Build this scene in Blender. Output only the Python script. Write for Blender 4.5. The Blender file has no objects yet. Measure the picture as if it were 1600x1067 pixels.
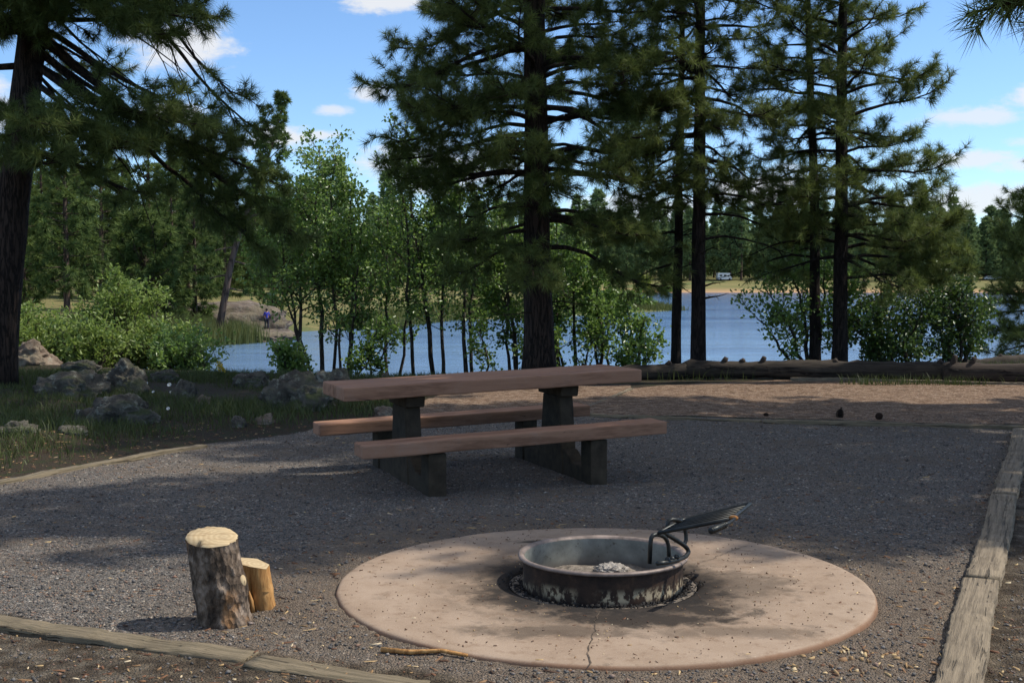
import bpy, bmesh, math, random
import numpy as np
from mathutils import Vector, Matrix, noise as mnoise

R = np.random.RandomState(7)
random.seed(7)
sc = bpy.context.scene
COL = sc.collection
rad = math.radians

# ------------------------------------------------------------------ camera
F = 1900.0; HZ = 432.0; CAMH = 1.55
pit = math.atan((533.5 - HZ) / F)
cam = bpy.data.cameras.new('camera'); camo = bpy.data.objects.new('camera', cam); COL.objects.link(camo)
camo.location = (0, 0, CAMH); camo.rotation_euler = (math.pi / 2 - pit, 0, 0)
cam.sensor_width = 36; cam.lens = 36 * F / 1600; cam.clip_start = 0.05; cam.clip_end = 20000
sc.camera = camo

def ray(px, py):
    u = (px - 800) / F; v = (533.5 - py) / F
    return np.array([u, math.cos(pit) + v * math.sin(pit), -math.sin(pit) + v * math.cos(pit)])
def P(px, py, y):
    d = ray(px, py); s = y / d[1]
    return np.array([0, 0, CAMH]) + d * s
def G(px, py, z=0.0):
    d = ray(px, py); s = (z - CAMH) / d[2]
    return np.array([0, 0, CAMH]) + d * s

# ------------------------------------------------------------------ object helpers
def link(o, parent=None):
    COL.objects.link(o)
    if parent is not None: o.parent = parent
    return o
def tag(o, label=None, cat=None, group=None, kind=None):
    if label: o['label'] = label
    if cat: o['category'] = cat
    if group: o['group'] = group
    if kind: o['kind'] = kind
    return o
def thing(name, label, cat, loc=(0, 0, 0), rotz=0, group=None):
    o = bpy.data.objects.new(name, None); o.empty_display_size = .1
    link(o); o.location = [float(v) for v in loc]; o.rotation_euler = (0, 0, rotz)
    return tag(o, label, cat, group)
def copy_tree(o, label=None, group=None):
    c = o.copy(); COL.objects.link(c)
    for ch in list(o.children):
        d = ch.copy(); COL.objects.link(d); d.parent = c
        for g in list(ch.children):
            e = g.copy(); COL.objects.link(e); e.parent = d
    if label: c['label'] = label
    if group: c['group'] = group
    return c
def mesh_np(name, V, polys, mat, parent=None, smooth=False, attrs=None):
    """V (n,3); polys = list of int arrays (m,k)"""
    me = bpy.data.meshes.new(name)
    V = np.asarray(V, dtype=np.float32)
    polys = [np.asarray(p, dtype=np.int32) for p in polys if len(p)]
    me.vertices.add(len(V)); me.vertices.foreach_set('co', V.ravel())
    nl = sum(p.size for p in polys); npoly = sum(len(p) for p in polys)
    me.loops.add(nl); me.loops.foreach_set('vertex_index', np.concatenate([p.ravel() for p in polys]))
    ls = []; o = 0
    for p in polys:
        ls.append(o + np.arange(len(p)) * p.shape[1]); o += p.size
    me.polygons.add(npoly); me.polygons.foreach_set('loop_start', np.concatenate(ls).astype(np.int32))
    if smooth: me.polygons.foreach_set('use_smooth', np.ones(npoly, dtype=bool))
    me.update(calc_edges=True)
    for k, a in (attrs or {}).items():
        at = me.attributes.new(k, 'FLOAT', 'POINT'); at.data.foreach_set('value', np.asarray(a, dtype=np.float32))
    me.materials.append(mat)
    ob = bpy.data.objects.new(name, me)
    return link(ob, parent)
def from_bm(name, bm, mat, parent=None, smooth=False):
    me = bpy.data.meshes.new(name); bm.normal_update(); bm.to_mesh(me); bm.free()
    if smooth:
        for p in me.polygons: p.use_smooth = True
    me.materials.append(mat)
    return link(bpy.data.objects.new(name, me), parent)

class MB:
    """collects verts and faces of ONE mesh"""
    def __init__(s): s.v = []; s.f = {3: [], 4: []}; s.n = 0; s.a = []
    def add(s, V, polys, a=0.5):
        V = np.asarray(V, float).reshape(-1, 3)
        s.v.append(V); s.a.append(np.full(len(V), a) if np.isscalar(a) else np.asarray(a, float))
        for p in polys:
            p = np.asarray(p, int)
            if len(p): s.f.setdefault(p.shape[1], []).append(p + s.n)
        s.n += len(V)
    def build(s, name, mat, parent=None, smooth=False):
        return mesh_np(name, np.concatenate(s.v), [np.concatenate(v) for v in s.f.values() if v], mat, parent, smooth, {'tint': np.concatenate(s.a)})

def nrm(a): return a / np.maximum(np.linalg.norm(a, axis=-1, keepdims=True), 1e-9)

def tube(mb, pts, rr, n=8, a=0.5, cap=True, jit=0.0, rng=R):
    pts = np.asarray(pts, float); m = len(pts); rr = np.broadcast_to(rr, (m,)).astype(float)
    t = nrm(np.gradient(pts, axis=0))
    ref = np.array([1., 0, 0]) if abs(t[0][0]) < .8 else np.array([0, 1., 0])
    u = nrm(np.cross(t[0], ref)); V = []
    ang = np.arange(n) / n * 2 * np.pi
    for i in range(m):
        u = nrm(u - t[i] * np.dot(u, t[i])); w = np.cross(t[i], u)
        r = rr[i] * (1 + (rng.randn(n) * jit if jit else 0))
        V.append(pts[i] + np.outer(np.cos(ang) * r, u) + np.outer(np.sin(ang) * r, w))
    V = np.concatenate(V)
    i = np.arange(m - 1)[:, None] * n; j = np.arange(n)[None]; k = (j + 1) % n
    q = np.stack([i + j, i + k, i + n + k, i + n + j], -1).reshape(-1, 4)
    pol = [q]
    if cap:
        V = np.vstack([V, pts[0], pts[-1]]); c0 = m * n; c1 = c0 + 1; jj = np.arange(n); kk = (jj + 1) % n
        pol.append(np.stack([kk, jj, np.full(n, c0)], -1)); pol.append(np.stack([jj + (m - 1) * n, kk + (m - 1) * n, np.full(n, c1)], -1))
    mb.add(V, pol, a)

def cones(mb, p0, p1, r0, r1, n=4, a=0.5):
    p0 = np.asarray(p0, float); p1 = np.asarray(p1, float)
    if not len(p0): return
    r0 = np.asarray(r0, float); r1 = np.asarray(r1, float)
    t = nrm(p1 - p0); ref = np.where(np.abs(t[:, :1]) < .8, np.array([[1., 0, 0]]), np.array([[0, 1., 0]]))
    u = nrm(np.cross(t, ref)); w = np.cross(t, u)
    ang = np.arange(n) / n * 2 * np.pi
    c = np.cos(ang)[None, :, None]; s_ = np.sin(ang)[None, :, None]
    ring = u[:, None] * c + w[:, None] * s_
    A = p0[:, None] + ring * r0[:, None, None]; B = p1[:, None] + ring * r1[:, None, None]
    V = np.concatenate([A, B], 1).reshape(-1, 3)
    base = (np.arange(len(p0)) * 2 * n)[:, None]; j = np.arange(n)[None]; k = (j + 1) % n
    q = np.stack([base + j, base + k, base + n + k, base + n + j], -1).reshape(-1, 4)
    mb.add(V, [q], a)

def box_bm(bm, sx, sy, sz, loc=(0, 0, 0), rot=None, bev=0.0):
    m = Matrix.Translation(loc) @ (rot.to_4x4() if rot else Matrix()) @ Matrix.Diagonal((sx, sy, sz, 1))
    r = bmesh.ops.create_cube(bm, size=1, matrix=m)
    if bev:
        es = list({e for v in r['verts'] for e in v.link_edges})
        bmesh.ops.bevel(bm, geom=es, offset=bev, segments=2, affect='EDGES', profile=.6)

# ------------------------------------------------------------------ material helpers
class NT:
    def __init__(s, name):
        s.m = bpy.data.materials.new(name); s.m.use_nodes = True; s.t = s.m.node_tree; s.t.nodes.clear()
        s.out = s.n('ShaderNodeOutputMaterial'); s.b = s.n('ShaderNodeBsdfPrincipled'); s.l(s.b, 'BSDF', s.out, 'Surface')
        s.b.inputs['Specular IOR Level'].default_value = .3
    def n(s, ty, **k):
        x = s.t.nodes.new(ty)
        for a, v in k.items():
            if a in x.inputs: x.inputs[a].default_value = v
            else: setattr(x, a, v)
        return x
    def l(s, a, ao, b, bi): s.t.links.new(a.outputs[ao], b.inputs[bi])
    def coord(s, kind='Object', scale=(1, 1, 1), rot=(0, 0, 0)):
        tc = s.n('ShaderNodeTexCoord'); mp = s.n('ShaderNodeMapping'); mp.inputs['Scale'].default_value = scale; mp.inputs['Rotation'].default_value = rot
        s.l(tc, kind, mp, 'Vector'); return mp
    def noise(s, co, scale, detail=6, rough=.6, dist=0):
        x = s.n('ShaderNodeTexNoise'); x.inputs['Scale'].default_value = scale; x.inputs['Detail'].default_value = detail
        x.inputs['Roughness'].default_value = rough; x.inputs['Distortion'].default_value = dist
        if co: s.l(co, co.outputs[0].name, x, 'Vector')
        return x
    def ramp(s, src, out, stops):
        x = s.n('ShaderNodeValToRGB'); e = x.color_ramp.elements
        while len(e) < len(stops): e.new(.5)
        for el, (p, c) in zip(e, stops): el.position = p; el.color = (*c, 1) if len(c) == 3 else c
        s.l(src, out, x, 'Fac'); return x
    def mix(s, a, b, fac, mode='MIX'):
        x = s.n('ShaderNodeMix', data_type='RGBA', blend_type=mode)
        for v, i in ((a, 6), (b, 7), (fac, 0)):
            if isinstance(v, tuple) and not isinstance(v[0], bpy.types.Node): x.inputs[i].default_value = (*v, 1)
            elif isinstance(v, (int, float)): x.inputs[i].default_value = v
            else: s.t.links.new(v[0].outputs[v[1]], x.inputs[i])
        return (x, 2)
    def math(s, op, a, b=None, clamp=False):
        x = s.n('ShaderNodeMath', operation=op, use_clamp=clamp)
        for i, v in enumerate((a, b)):
            if v is None: continue
            if isinstance(v, (int, float)): x.inputs[i].default_value = v
            else: s.t.links.new(v[0].outputs[v[1]], x.inputs[i])
        return (x, 0)
    def sstep(s, v, a, b):
        if a > b: return s.math('SUBTRACT', 1.0, s.sstep(v, b, a))
        x = s.n('ShaderNodeMapRange', interpolation_type='SMOOTHSTEP'); x.inputs['From Min'].default_value = a; x.inputs['From Max'].default_value = b
        s.t.links.new(v[0].outputs[v[1]], x.inputs['Value']); return (x, 0)
    def attr(s, name):
        x = s.n('ShaderNodeAttribute'); x.attribute_name = name; return (x, 2)
    def color(s, v): s.t.links.new(v[0].outputs[v[1]], s.b.inputs['Base Color'])
    def bump(s, v, strength=.5, dist=.02, prev=None):
        x = s.n('ShaderNodeBump'); x.inputs['Strength'].default_value = strength; x.inputs['Distance'].default_value = dist
        s.t.links.new(v[0].outputs[v[1]], x.inputs['Height'])
        if prev: s.l(prev, 'Normal', x, 'Normal')
        s.l(x, 'Normal', s.b, 'Normal'); return x
    def rough(s, v): s.b.inputs['Roughness'].default_value = v; return s

def leaf_mat(name, dark, lite, trans=.35, rough=.5, spec=.3, pscale=.6):
    t = NT(name); co = t.coord('Object')
    n = t.noise(co, pscale, 3)
    a = t.attr('tint')
    v = t.math('ADD', t.math('MULTIPLY', a, .75), t.math('MULTIPLY', (n, 0), .25))
    c = t.mix(dark, lite, v)
    t.color(c); t.b.inputs['Roughness'].default_value = rough; t.b.inputs['Specular IOR Level'].default_value = spec
    tr = t.n('ShaderNodeBsdfTranslucent'); t.t.links.new(t.mix(c, (1.0, .95, .35), .25, 'MULTIPLY')[0].outputs[2], tr.inputs['Color'])
    ms = t.n('ShaderNodeMixShader'); ms.inputs[0].default_value = trans
    t.l(t.b, 'BSDF', ms, 1); t.l(tr, 'BSDF', ms, 2); t.l(ms, 0, t.out, 'Surface')
    return t.m

def bark_mat(name, dark, lite, sc_=(1, 1, .18), s1=9):
    t = NT(name); co = t.coord('Object', sc_)
    v = t.n('ShaderNodeTexVoronoi', feature='DISTANCE_TO_EDGE'); v.inputs['Scale'].default_value = s1
    n = t.noise(co, s1 * 1.3, 6, .65)
    add = t.n('ShaderNodeVectorMath', operation='ADD'); sub = t.n('ShaderNodeVectorMath', operation='SCALE'); sub.inputs['Scale'].default_value = .12
    t.l(n, 'Color', sub, 0); t.l(co, 'Vector', add, 0); t.l(sub, 'Vector', add, 1); t.l(add, 'Vector', v, 'Vector')
    h = t.math('ADD', t.sstep((v, 0), 0, .12), t.math('MULTIPLY', (n, 0), .6))
    c = t.mix(dark, lite, t.math('MULTIPLY', h, .62, True))
    t.color(c); t.rough(.95); t.bump(h, 1.0, .03)
    return t.m

M = {}
M['needle'] = leaf_mat('pine_needles', (.030, .058, .020), (.235, .285, .078), .34, .55, .2, .9)
M['needle_mid'] = leaf_mat('pine_needles_mid', (.026, .055, .018), (.19, .25, .07), .33, .6, .15, .25)
M['needle_far'] = leaf_mat('pine_needles_far', (.075, .12, .055), (.27, .36, .15), .25, .7, .1, .1)  # paler than the near needles: sunlight and slight haze put into the colour
M['needle_dry'] = leaf_mat('pine_needles_dry', (.10, .05, .02), (.22, .12, .045), .2, .6, .2)
M['oak'] = leaf_mat('oak_leaves', (.08, .155, .035), (.29, .42, .11), .5, .32, .6, .8)
M['oak_dark'] = leaf_mat('oak_leaves_dark', (.06, .12, .026), (.22, .33, .075), .48, .34, .45, .8)  # darker leaf copy; shade on the middle saplings is put into its colour
M['oak_darkest'] = leaf_mat('oak_leaves_darkest', (.03, .065, .018), (.12, .19, .045), .35, .38, .45, .8)  # darkest oak leaf tone, for the two right-hand bushes
M['willow'] = leaf_mat('willow_leaves', (.10, .165, .035), (.32, .41, .105), .46, .42, .45, .5)
M['yellow_leaf'] = leaf_mat('yellow_green_leaves', (.16, .2, .03), (.36, .4, .06), .4, .5, .3)
M['grass'] = leaf_mat('grass_blades', (.034, .056, .015), (.125, .145, .048), .35, .5, .3, .5)
M['reed'] = leaf_mat('reed_blades', (.06, .085, .025), (.19, .2, .07), .3, .6, .2, .2)
M['bark'] = bark_mat('ponderosa_bark', (.012, .008, .006), (.060, .038, .028), (1, 1, .13), 17)
M['bark_dark'] = bark_mat('young_pine_bark', (.009, .007, .006), (.042, .030, .024), (1, 1, .13), 26)
M['bark_grey'] = bark_mat('oak_bark', (.02, .016, .012), (.12, .10, .08), s1=22)
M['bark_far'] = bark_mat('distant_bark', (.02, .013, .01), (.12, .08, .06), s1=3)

def m_simple(name, col, rough=.6, metal=0, spec=.3, nz=0, ns=20, bump=0, bd=.004):
    t = NT(name); t.rough(rough); t.b.inputs['Metallic'].default_value = metal; t.b.inputs['Specular IOR Level'].default_value = spec
    if nz:
        n = t.noise(t.coord('Object'), ns, 6)
        lo = tuple(max(0, c * (1 - nz)) for c in col); hi = tuple(c * (1 + nz) for c in col)
        t.color((t.ramp(n, 0, [(.3, lo), (.7, hi)]), 0))
        if bump: t.bump((n, 0), bump, bd)
    else: t.b.inputs['Base Color'].default_value = (*col, 1)
    return t.m

# ground
def ground_mat():
    t = NT('ground'); co = t.coord('Object')
    warp = t.noise(co, 30, 2)
    wv = t.n('ShaderNodeVectorMath', operation='SCALE'); wv.inputs['Scale'].default_value = .012; t.l(warp, 'Color', wv, 0)
    wa = t.n('ShaderNodeVectorMath', operation='ADD'); t.l(co, 'Vector', wa, 0); t.l(wv, 'Vector', wa, 1)
    vo = t.n('ShaderNodeTexVoronoi', feature='F1'); vo.inputs['Scale'].default_value = 72; t.l(wa, 'Vector', vo, 'Vector')
    ve = t.n('ShaderNodeTexVoronoi', feature='DISTANCE_TO_EDGE'); ve.inputs['Scale'].default_value = 72; t.l(wa, 'Vector', ve, 'Vector')
    vs = t.n('ShaderNodeTexVoronoi', feature='F1'); vs.inputs['Scale'].default_value = 150; t.l(wa, 'Vector', vs, 'Vector')
    sep = t.n('ShaderNodeSeparateColor'); t.l(vo, 'Color', sep, 0)
    sep2 = t.n('ShaderNodeSeparateColor'); t.l(vs, 'Color', sep2, 0)
    big = t.noise(co, .9, 5); mid = t.noise(co, 7, 5); fine = t.noise(co, 90, 4, .7)
    # gravel
    g1 = (t.ramp(sep, 0, [(0, (.065, .063, .062)), (.35, (0.116, 0.114, 0.113)), (.62, (0.172, 0.168, 0.166)), (.8, (.27, .255, .245)), (.9, (.23, .15, .105)), (.965, (.3, .28, .26)), (.985, (.55, .52, .47))]), 0)
    g2 = (t.ramp(sep2, 1, [(0, (.06, .057, .055)), (.5, (0.133, 0.130, 0.128)), (.82, (0.202, 0.191, 0.185)), (.93, (.24, .17, .12)), (1, (.42, .38, .34))]), 0)
    g = t.mix(g1, g2, t.sstep((mid, 0), .42, .58))
    g = t.mix(g, (.45, .45, .45), t.sstep((ve, 0), .10, .0), 'MULTIPLY')
    dirt = (t.ramp(fine, 0, [(.3, (.065, .050, .037)), (.7, (.165, .125, .09))]), 0)
    dm = t.math('MULTIPLY', t.sstep((big, 0), .46, .66), t.sstep((mid, 0), .3, .6))
    dm = t.math('MAXIMUM', t.math('MULTIPLY', dm, .75), t.attr('dirt'), True)
    g = t.mix(g, t.mix(g2, dirt, .72), dm)
    g = t.mix(g, (1.34, 1.25, 1.11), 1.0, 'MULTIPLY')
    # mulch
    mc = t.coord('Object', (55, 130, 60), (0, 0, .5))
    vm = t.n('ShaderNodeTexVoronoi', feature='F1'); vm.inputs['Scale'].default_value = 1.0; t.l(mc, 'Vector', vm, 'Vector')
    s3 = t.n('ShaderNodeSeparateColor'); t.l(vm, 'Color', s3, 0)
    mu = (t.ramp(s3, 0, [(0, (.12, .075, .05)), (.4, (.26, .165, .105)), (.75, (.36, .24, .155)), (.93, (.5, .37, .26)), (1, (.62, .52, .4))]), 0)
    mu = t.mix(mu, (.62, .58, .55), t.sstep((mid, 0), .55, .4), 'MULTIPLY')
    # soil with litter
    so = (t.ramp(fine, 0, [(.25, (.022, .017, .011)), (.5, (.05, .037, .023)), (.75, (.11, .075, .043))]), 0)
    so = t.mix(so, (.035, .05, .015), t.math('MULTIPLY', t.sstep((mid, 0), .48, .62), .7))
    # meadow
    mb_ = t.noise(co, .05, 6, .65); ml = t.noise(t.coord('Object', (.05, .3, .3)), 1.0, 6, .7)
    me = (t.ramp(ml, 0, [(.3, (.08, .10, .032)), (.45, (.145, .145, .052)), (.58, (.23, .19, .078)), (.75, (.10, .125, .038))]), 0)
    me = t.mix(me, (.11, .13, .045), t.sstep((mb_, 0), .5, .62))
    me = t.mix(me, (.42, .26, .14), t.attr('sand'))
    edge = t.math('MULTIPLY', t.math('SUBTRACT', (mid, 0), .5), .9)
    def em(a): return t.sstep(t.math('ADD', t.attr(a), edge), .35, .65)
    c = t.mix(so, g, em('gravel')); c = t.mix(c, mu, em('mulch')); c = t.mix(c, me, t.attr('meadow'))
    t.color(c); t.rough(.92); t.b.inputs['Specular IOR Level'].default_value = .2
    hb = t.math('ADD', t.math('MULTIPLY', t.sstep((ve, 0), 0, .3), t.math('ADD', (sep, 2), .4)), t.math('MULTIPLY', (fine, 0), .8))
    t.bump(hb, .9, .012)
    return t.m
M['ground'] = ground_mat()

def wood_timber(name, dark, lite, axis_scale=(2, 40, 40), crack=.6):
    t = NT(name); co = t.coord('Object', axis_scale)
    n = t.noise(co, 1, 6, .65, .4); n2 = t.noise(t.coord('Object'), 5, 4); n3 = t.noise(t.coord('Object', tuple(a * .5 for a in axis_scale)), 1, 3, .5, .8)
    c = (t.ramp(n, 0, [(.28, dark), (.55, lite), (.8, tuple(x * 1.25 for x in lite))]), 0)
    c = t.mix(c, tuple(x * .55 for x in lite), t.math('MULTIPLY', t.sstep((n2, 0), .5, .7), .6))
    ck = t.sstep((n3, 0), .39, .33)
    c = t.mix(c, (.012, .009, .007), t.math('MULTIPLY', ck, crack))
    t.color(c); t.rough(.9); h = t.math('SUBTRACT', (n, 0), ck); t.bump(h, .9, .012)
    return t.m
M['timber'] = wood_timber('weathered_timber', (.085, .066, .046), (.235, .187, .128), (2.2, 60, 60), .5)
M['timber_moss'] = wood_timber('mossy_timber', (.07, .06, .035), (.195, .155, .10), (2.2, 60, 60), .6)
M['log'] = wood_timber('old_log', (.012, .009, .007), (.058, .045, .033), (1.2, 26, 26), .95)
M['log_dark'] = wood_timber('dark_log', (.012, .009, .007), (.055, .040, .030), (1.5, 22, 22), .9)  # shade on the right-hand log put into darker wood; stubs share it

def paint_mat():
    t = NT('brown_paint'); n = t.noise(t.coord('Object', (3, 40, 40)), 1, 5); n2 = t.noise(t.coord('Object'), 4, 5, .7); n3 = t.noise(t.coord('Object', (5, 30, 30)), 1, 4, .6, .6)
    n9 = t.noise(t.coord('Object', (1.2, 9, 9)), 1, 6, .7)
    c = t.mix((.262, .132, .077), (.352, .19, .114), (n, 0)); c = t.mix(c, (.33, .205, .145), t.math('MULTIPLY', t.sstep((n2, 0), .5, .72), .5))
    c = t.mix(c, (.045, .03, .025), t.math('MULTIPLY', t.sstep((n3, 0), .34, .28), .85))
    c = t.mix(c, (.52, .48, .45), t.math('MULTIPLY', t.sstep((n9, 0), .48, .64), .8), 'MULTIPLY')
    t.color(c); t.rough(.75); t.bump(t.math('SUBTRACT', (n, 0), t.sstep((n3, 0), .34, .28)), .45, .005); return t.m
M['paint'] = paint_mat()
M['support'] = m_simple('dark_stained_timber', (.050, .037, .024), .85, 0, .2, .4, 12, .5, .006)

def pad_mat():
    t = NT('concrete_pad'); co = t.coord('Object')
    n = t.noise(co, 2.2, 8, .68, .3); n1 = t.noise(co, 11, 7, .7); f = t.noise(co, 130, 4, .7); b = t.noise(co, 1.5, 5, .6)
    c = (t.ramp(n, 0, [(.28, (.228, .162, .115)), (.45, (.298, .220, .158)), (.6, (.338, .255, .188)), (.8, (.302, .222, .16))]), 0)
    c = t.mix(c, (.62, .55, .5), t.math('MULTIPLY', t.sstep((n1, 0), .52, .66), .55), 'MULTIPLY')
    c = t.mix(c, (.55, .53, .52), t.math('MULTIPLY', t.sstep((f, 0), .58, .72), .75), 'MULTIPLY')
    c = t.mix(c, (.62, .53, .44), t.math('MULTIPLY', t.sstep((f, 0), .40, .30), .5))
    sx = t.n('ShaderNodeSeparateXYZ'); t.l(co, 'Vector', sx, 0)
    ln = t.n('ShaderNodeVectorMath', operation='LENGTH'); t.l(co, 'Vector', ln, 0)
    wn = t.math('ADD', (ln, 1), t.math('MULTIPLY', t.math('SUBTRACT', (n1, 0), .5), .35))
    soot = t.math('MULTIPLY', t.sstep(wn, 1.0, .48), t.sstep((b, 0), .40, .60))
    n5 = t.noise(co, 7, 6, .72, .4)
    front = t.math('MULTIPLY', t.sstep(wn, .98, .52), t.sstep((n5, 0), .38, .54))
    front = t.math('MULTIPLY', front, t.sstep((sx, 1), .15, -.35))
    st = t.noise(co, 4.5, 6, .7)
    spots = t.math('MULTIPLY', t.sstep((st, 0), .56, .68), .35)
    def blot(cx, cy, rx_, ry_, k_):
        dx = t.math('DIVIDE', t.math('SUBTRACT', (sx, 0), cx), rx_); dy = t.math('DIVIDE', t.math('SUBTRACT', (sx, 1), cy), ry_)
        dd = t.math('SQRT', t.math('ADD', t.math('MULTIPLY', dx, dx), t.math('MULTIPLY', dy, dy)))
        dd = t.math('ADD', dd, t.math('MULTIPLY', t.math('SUBTRACT', (n5, 0), .5), 2.4))
        return t.math('MULTIPLY', t.sstep(dd, 1.25, .45), k_)
    for bb in ((.10, -.66, .46, .15, 1.0), (.44, -.52, .24, .12, 1.0), (-.25, -.84, .45, .11, .65), (.72, -.05, .25, .3, .6), (-.30, .9, .16, .05, .9), (-.72, .1, .14, .1, .35), (-.55, .42, .3, .1, .4), (.5, -.85, .4, .1, .5)):
        front = t.math('MAXIMUM', front, blot(*bb))
    dk = t.math('MAXIMUM', t.math('MAXIMUM', t.math('MULTIPLY', soot, .85), front), spots)
    c = t.mix(c, (.022, .019, .017), t.math('MULTIPLY', dk, .92))
    ringd = t.math('MULTIPLY', t.sstep(wn, .72, .50), .9); c = t.mix(c, (.025, .022, .02), ringd)
    t.b.inputs['Specular IOR Level'].default_value = .1
    rim = t.sstep((ln, 1), 1.285, 1.30)
    c = t.mix(c, (.22, .115, .065), t.math('MULTIPLY', rim, .8))
    t.color(c); t.rough(.92)
    t.bump(t.math('ADD', (f, 0), t.math('MULTIPLY', (n1, 0), .3)), .3, .005); return t.m
M['pad'] = pad_mat()

def ring_mat():
    t = NT('rusty_ring'); co = t.coord('Object', (1, 1, 1)); sx = t.n('ShaderNodeSeparateXYZ'); t.l(co, 'Vector', sx, 0)
    n = t.noise(co, 14, 7, .7); n2 = t.noise(t.coord('Object', (20, 20, 13)), 1, 6, .7); n4 = t.noise(co, 3, 3)
    c = (t.ramp(n, 0, [(.3, (.014, .010, .008)), (.55, (.045, .026, .017)), (.75, (.10, .055, .03))]), 0)
    # flaking light band in the lower half
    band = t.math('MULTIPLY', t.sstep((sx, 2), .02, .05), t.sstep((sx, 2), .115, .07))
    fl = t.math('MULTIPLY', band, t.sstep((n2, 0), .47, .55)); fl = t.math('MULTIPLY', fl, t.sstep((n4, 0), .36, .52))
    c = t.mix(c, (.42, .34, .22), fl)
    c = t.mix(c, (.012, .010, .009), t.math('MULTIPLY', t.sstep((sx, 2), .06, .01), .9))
    t.color(c); t.rough(.75); t.b.inputs['Metallic'].default_value = .15; t.bump((n, 0), .4, .004); return t.m
M['ring'] = ring_mat()
def zinc_mat():
    t = NT('ring_inside'); co = t.coord('Object'); sx = t.n('ShaderNodeSeparateXYZ'); t.l(co, 'Vector', sx, 0)
    n = t.noise(co, 7, 6, .65); n2 = t.noise(co, 60, 3)
    c = (t.ramp(n, 0, [(.3, (.11, .115, .10)), (.55, (.21, .215, .185)), (.75, (.30, .305, .265))]), 0)
    c = t.mix(c, (.06, .045, .035), t.math('MULTIPLY', t.sstep((n2, 0), .62, .7), .7))
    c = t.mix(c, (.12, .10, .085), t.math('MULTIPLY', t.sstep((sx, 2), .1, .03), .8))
    t.color(c); t.rough(.6); t.bump((n, 0), .2, .003); return t.m
M['zinc'] = zinc_mat()
M['lip'] = m_simple('worn_lip_metal', (.20, .155, .13), .55, .2, .4, .6, 11, .3, .002)
M['iron'] = m_simple('blackened_iron', (.022, .024, .023), .42, .5, .5, .5, 25, .3, .002)
M['rustbit'] = m_simple('rusty_weld', (.22, .10, .03), .8, 0, .2, .5, 60, .3, .002)
M['ash'] = m_simple('ash', (.33, .30, .265), .95, 0, .1, .5, 45, .9, .02)
M['ash_grey'] = m_simple('ash_bed', (.20, .17, .14), .95, 0, .1, .6, 30, .9, .02)
M['charcoal'] = m_simple('charcoal', (.018, .016, .015), .8, 0, .3, .5, 60, .5, .004)
M['crack'] = m_simple('crack_dirt', (.085, .066, .05), .95, 0, .1, .5, 60)
def chip_mat():
    t = NT('wood_chips'); a = t.attr('tint')
    x = t.n('ShaderNodeValToRGB'); e = x.color_ramp.elements
    for _ in range(3): e.new(.5)
    for el, (p, c) in zip(e, [(0, (.05, .03, .02)), (.3, (.16, .075, .04)), (.6, (.3, .19, .09)), (.85, (.5, .36, .18)), (1, (.62, .52, .36))]): el.position = p; el.color = (*c, 1)
    t.t.links.new(a[0].outputs[2], x.inputs[0]); t.color((x, 0)); t.rough(.8); return t.m
M['chip'] = chip_mat()
def stone_mat():
    t = NT('gravel_stone'); a = t.attr('tint'); n = t.noise(t.coord('Object'), 120, 3)
    x = t.n('ShaderNodeValToRGB'); e = x.color_ramp.elements
    for _ in range(4): e.new(.5)
    for el, (p, c) in zip(e, [(0, (.07, .068, .067)), (.45, (0.146, 0.143, 0.141)), (.75, (0.232, 0.224, 0.215)), (.86, (.28, .17, .12)), (.96, (.30, .27, .25)), (1, (.45, .42, .38))]): el.position = p; el.color = (*c, 1)
    t.t.links.new(a[0].outputs[2], x.inputs[0]); t.color(t.mix((x, 0), (.64, .56, .47), (n, 0), 'MULTIPLY')); t.rough(.85); return t.m
M['stone'] = stone_mat()

def rock_mat(name, a, b, lich=(.30, .31, .25), moss=(.05, .065, .022), mossy=.5, s=1):
    t = NT(name); co = t.coord('Object')
    n = t.noise(co, 3 * s, 8, .68); n2 = t.noise(co, 9 * s, 6, .7); n3 = t.noise(co, 1.4 * s, 4)
    v = t.n('ShaderNodeTexVoronoi', feature='F1'); v.inputs['Scale'].default_value = 14 * s; t.l(co, 'Vector', v, 'Vector')
    c = t.mix(a, b, t.sstep((n, 0), .35, .65)); c = t.mix(c, lich, t.math('MULTIPLY', t.sstep((n2, 0), .52, .64), .75))
    geo = t.n('ShaderNodeNewGeometry'); sx = t.n('ShaderNodeSeparateXYZ'); t.l(geo, 'Normal', sx, 0)
    mo = t.math('MULTIPLY', t.math('MULTIPLY', t.sstep((n3, 0), .45, .6), t.sstep((sx, 2), -.2, .6)), mossy)
    c = t.mix(c, moss, mo)
    t.color(c); t.rough(.95); t.bump(t.math('ADD', (n2, 0), t.math('MULTIPLY', (n, 0), 1.5)), .9, .05 / s); return t.m
M['rock'] = rock_mat('lichen_rock', (.05, .044, .036), (.16, .143, .115), (.29, .285, .225), (.035, .05, .014), .85)
M['rock_tan'] = rock_mat('tan_rock', (.13, .09, .065), (.30, .235, .18), (.28, .26, .2), mossy=.35)
M['rock_far'] = rock_mat('outcrop_rock', (.07, .053, .042), (.20, .155, .12), (.18, .165, .135), (.09, .09, .035), .35, .3)

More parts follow.
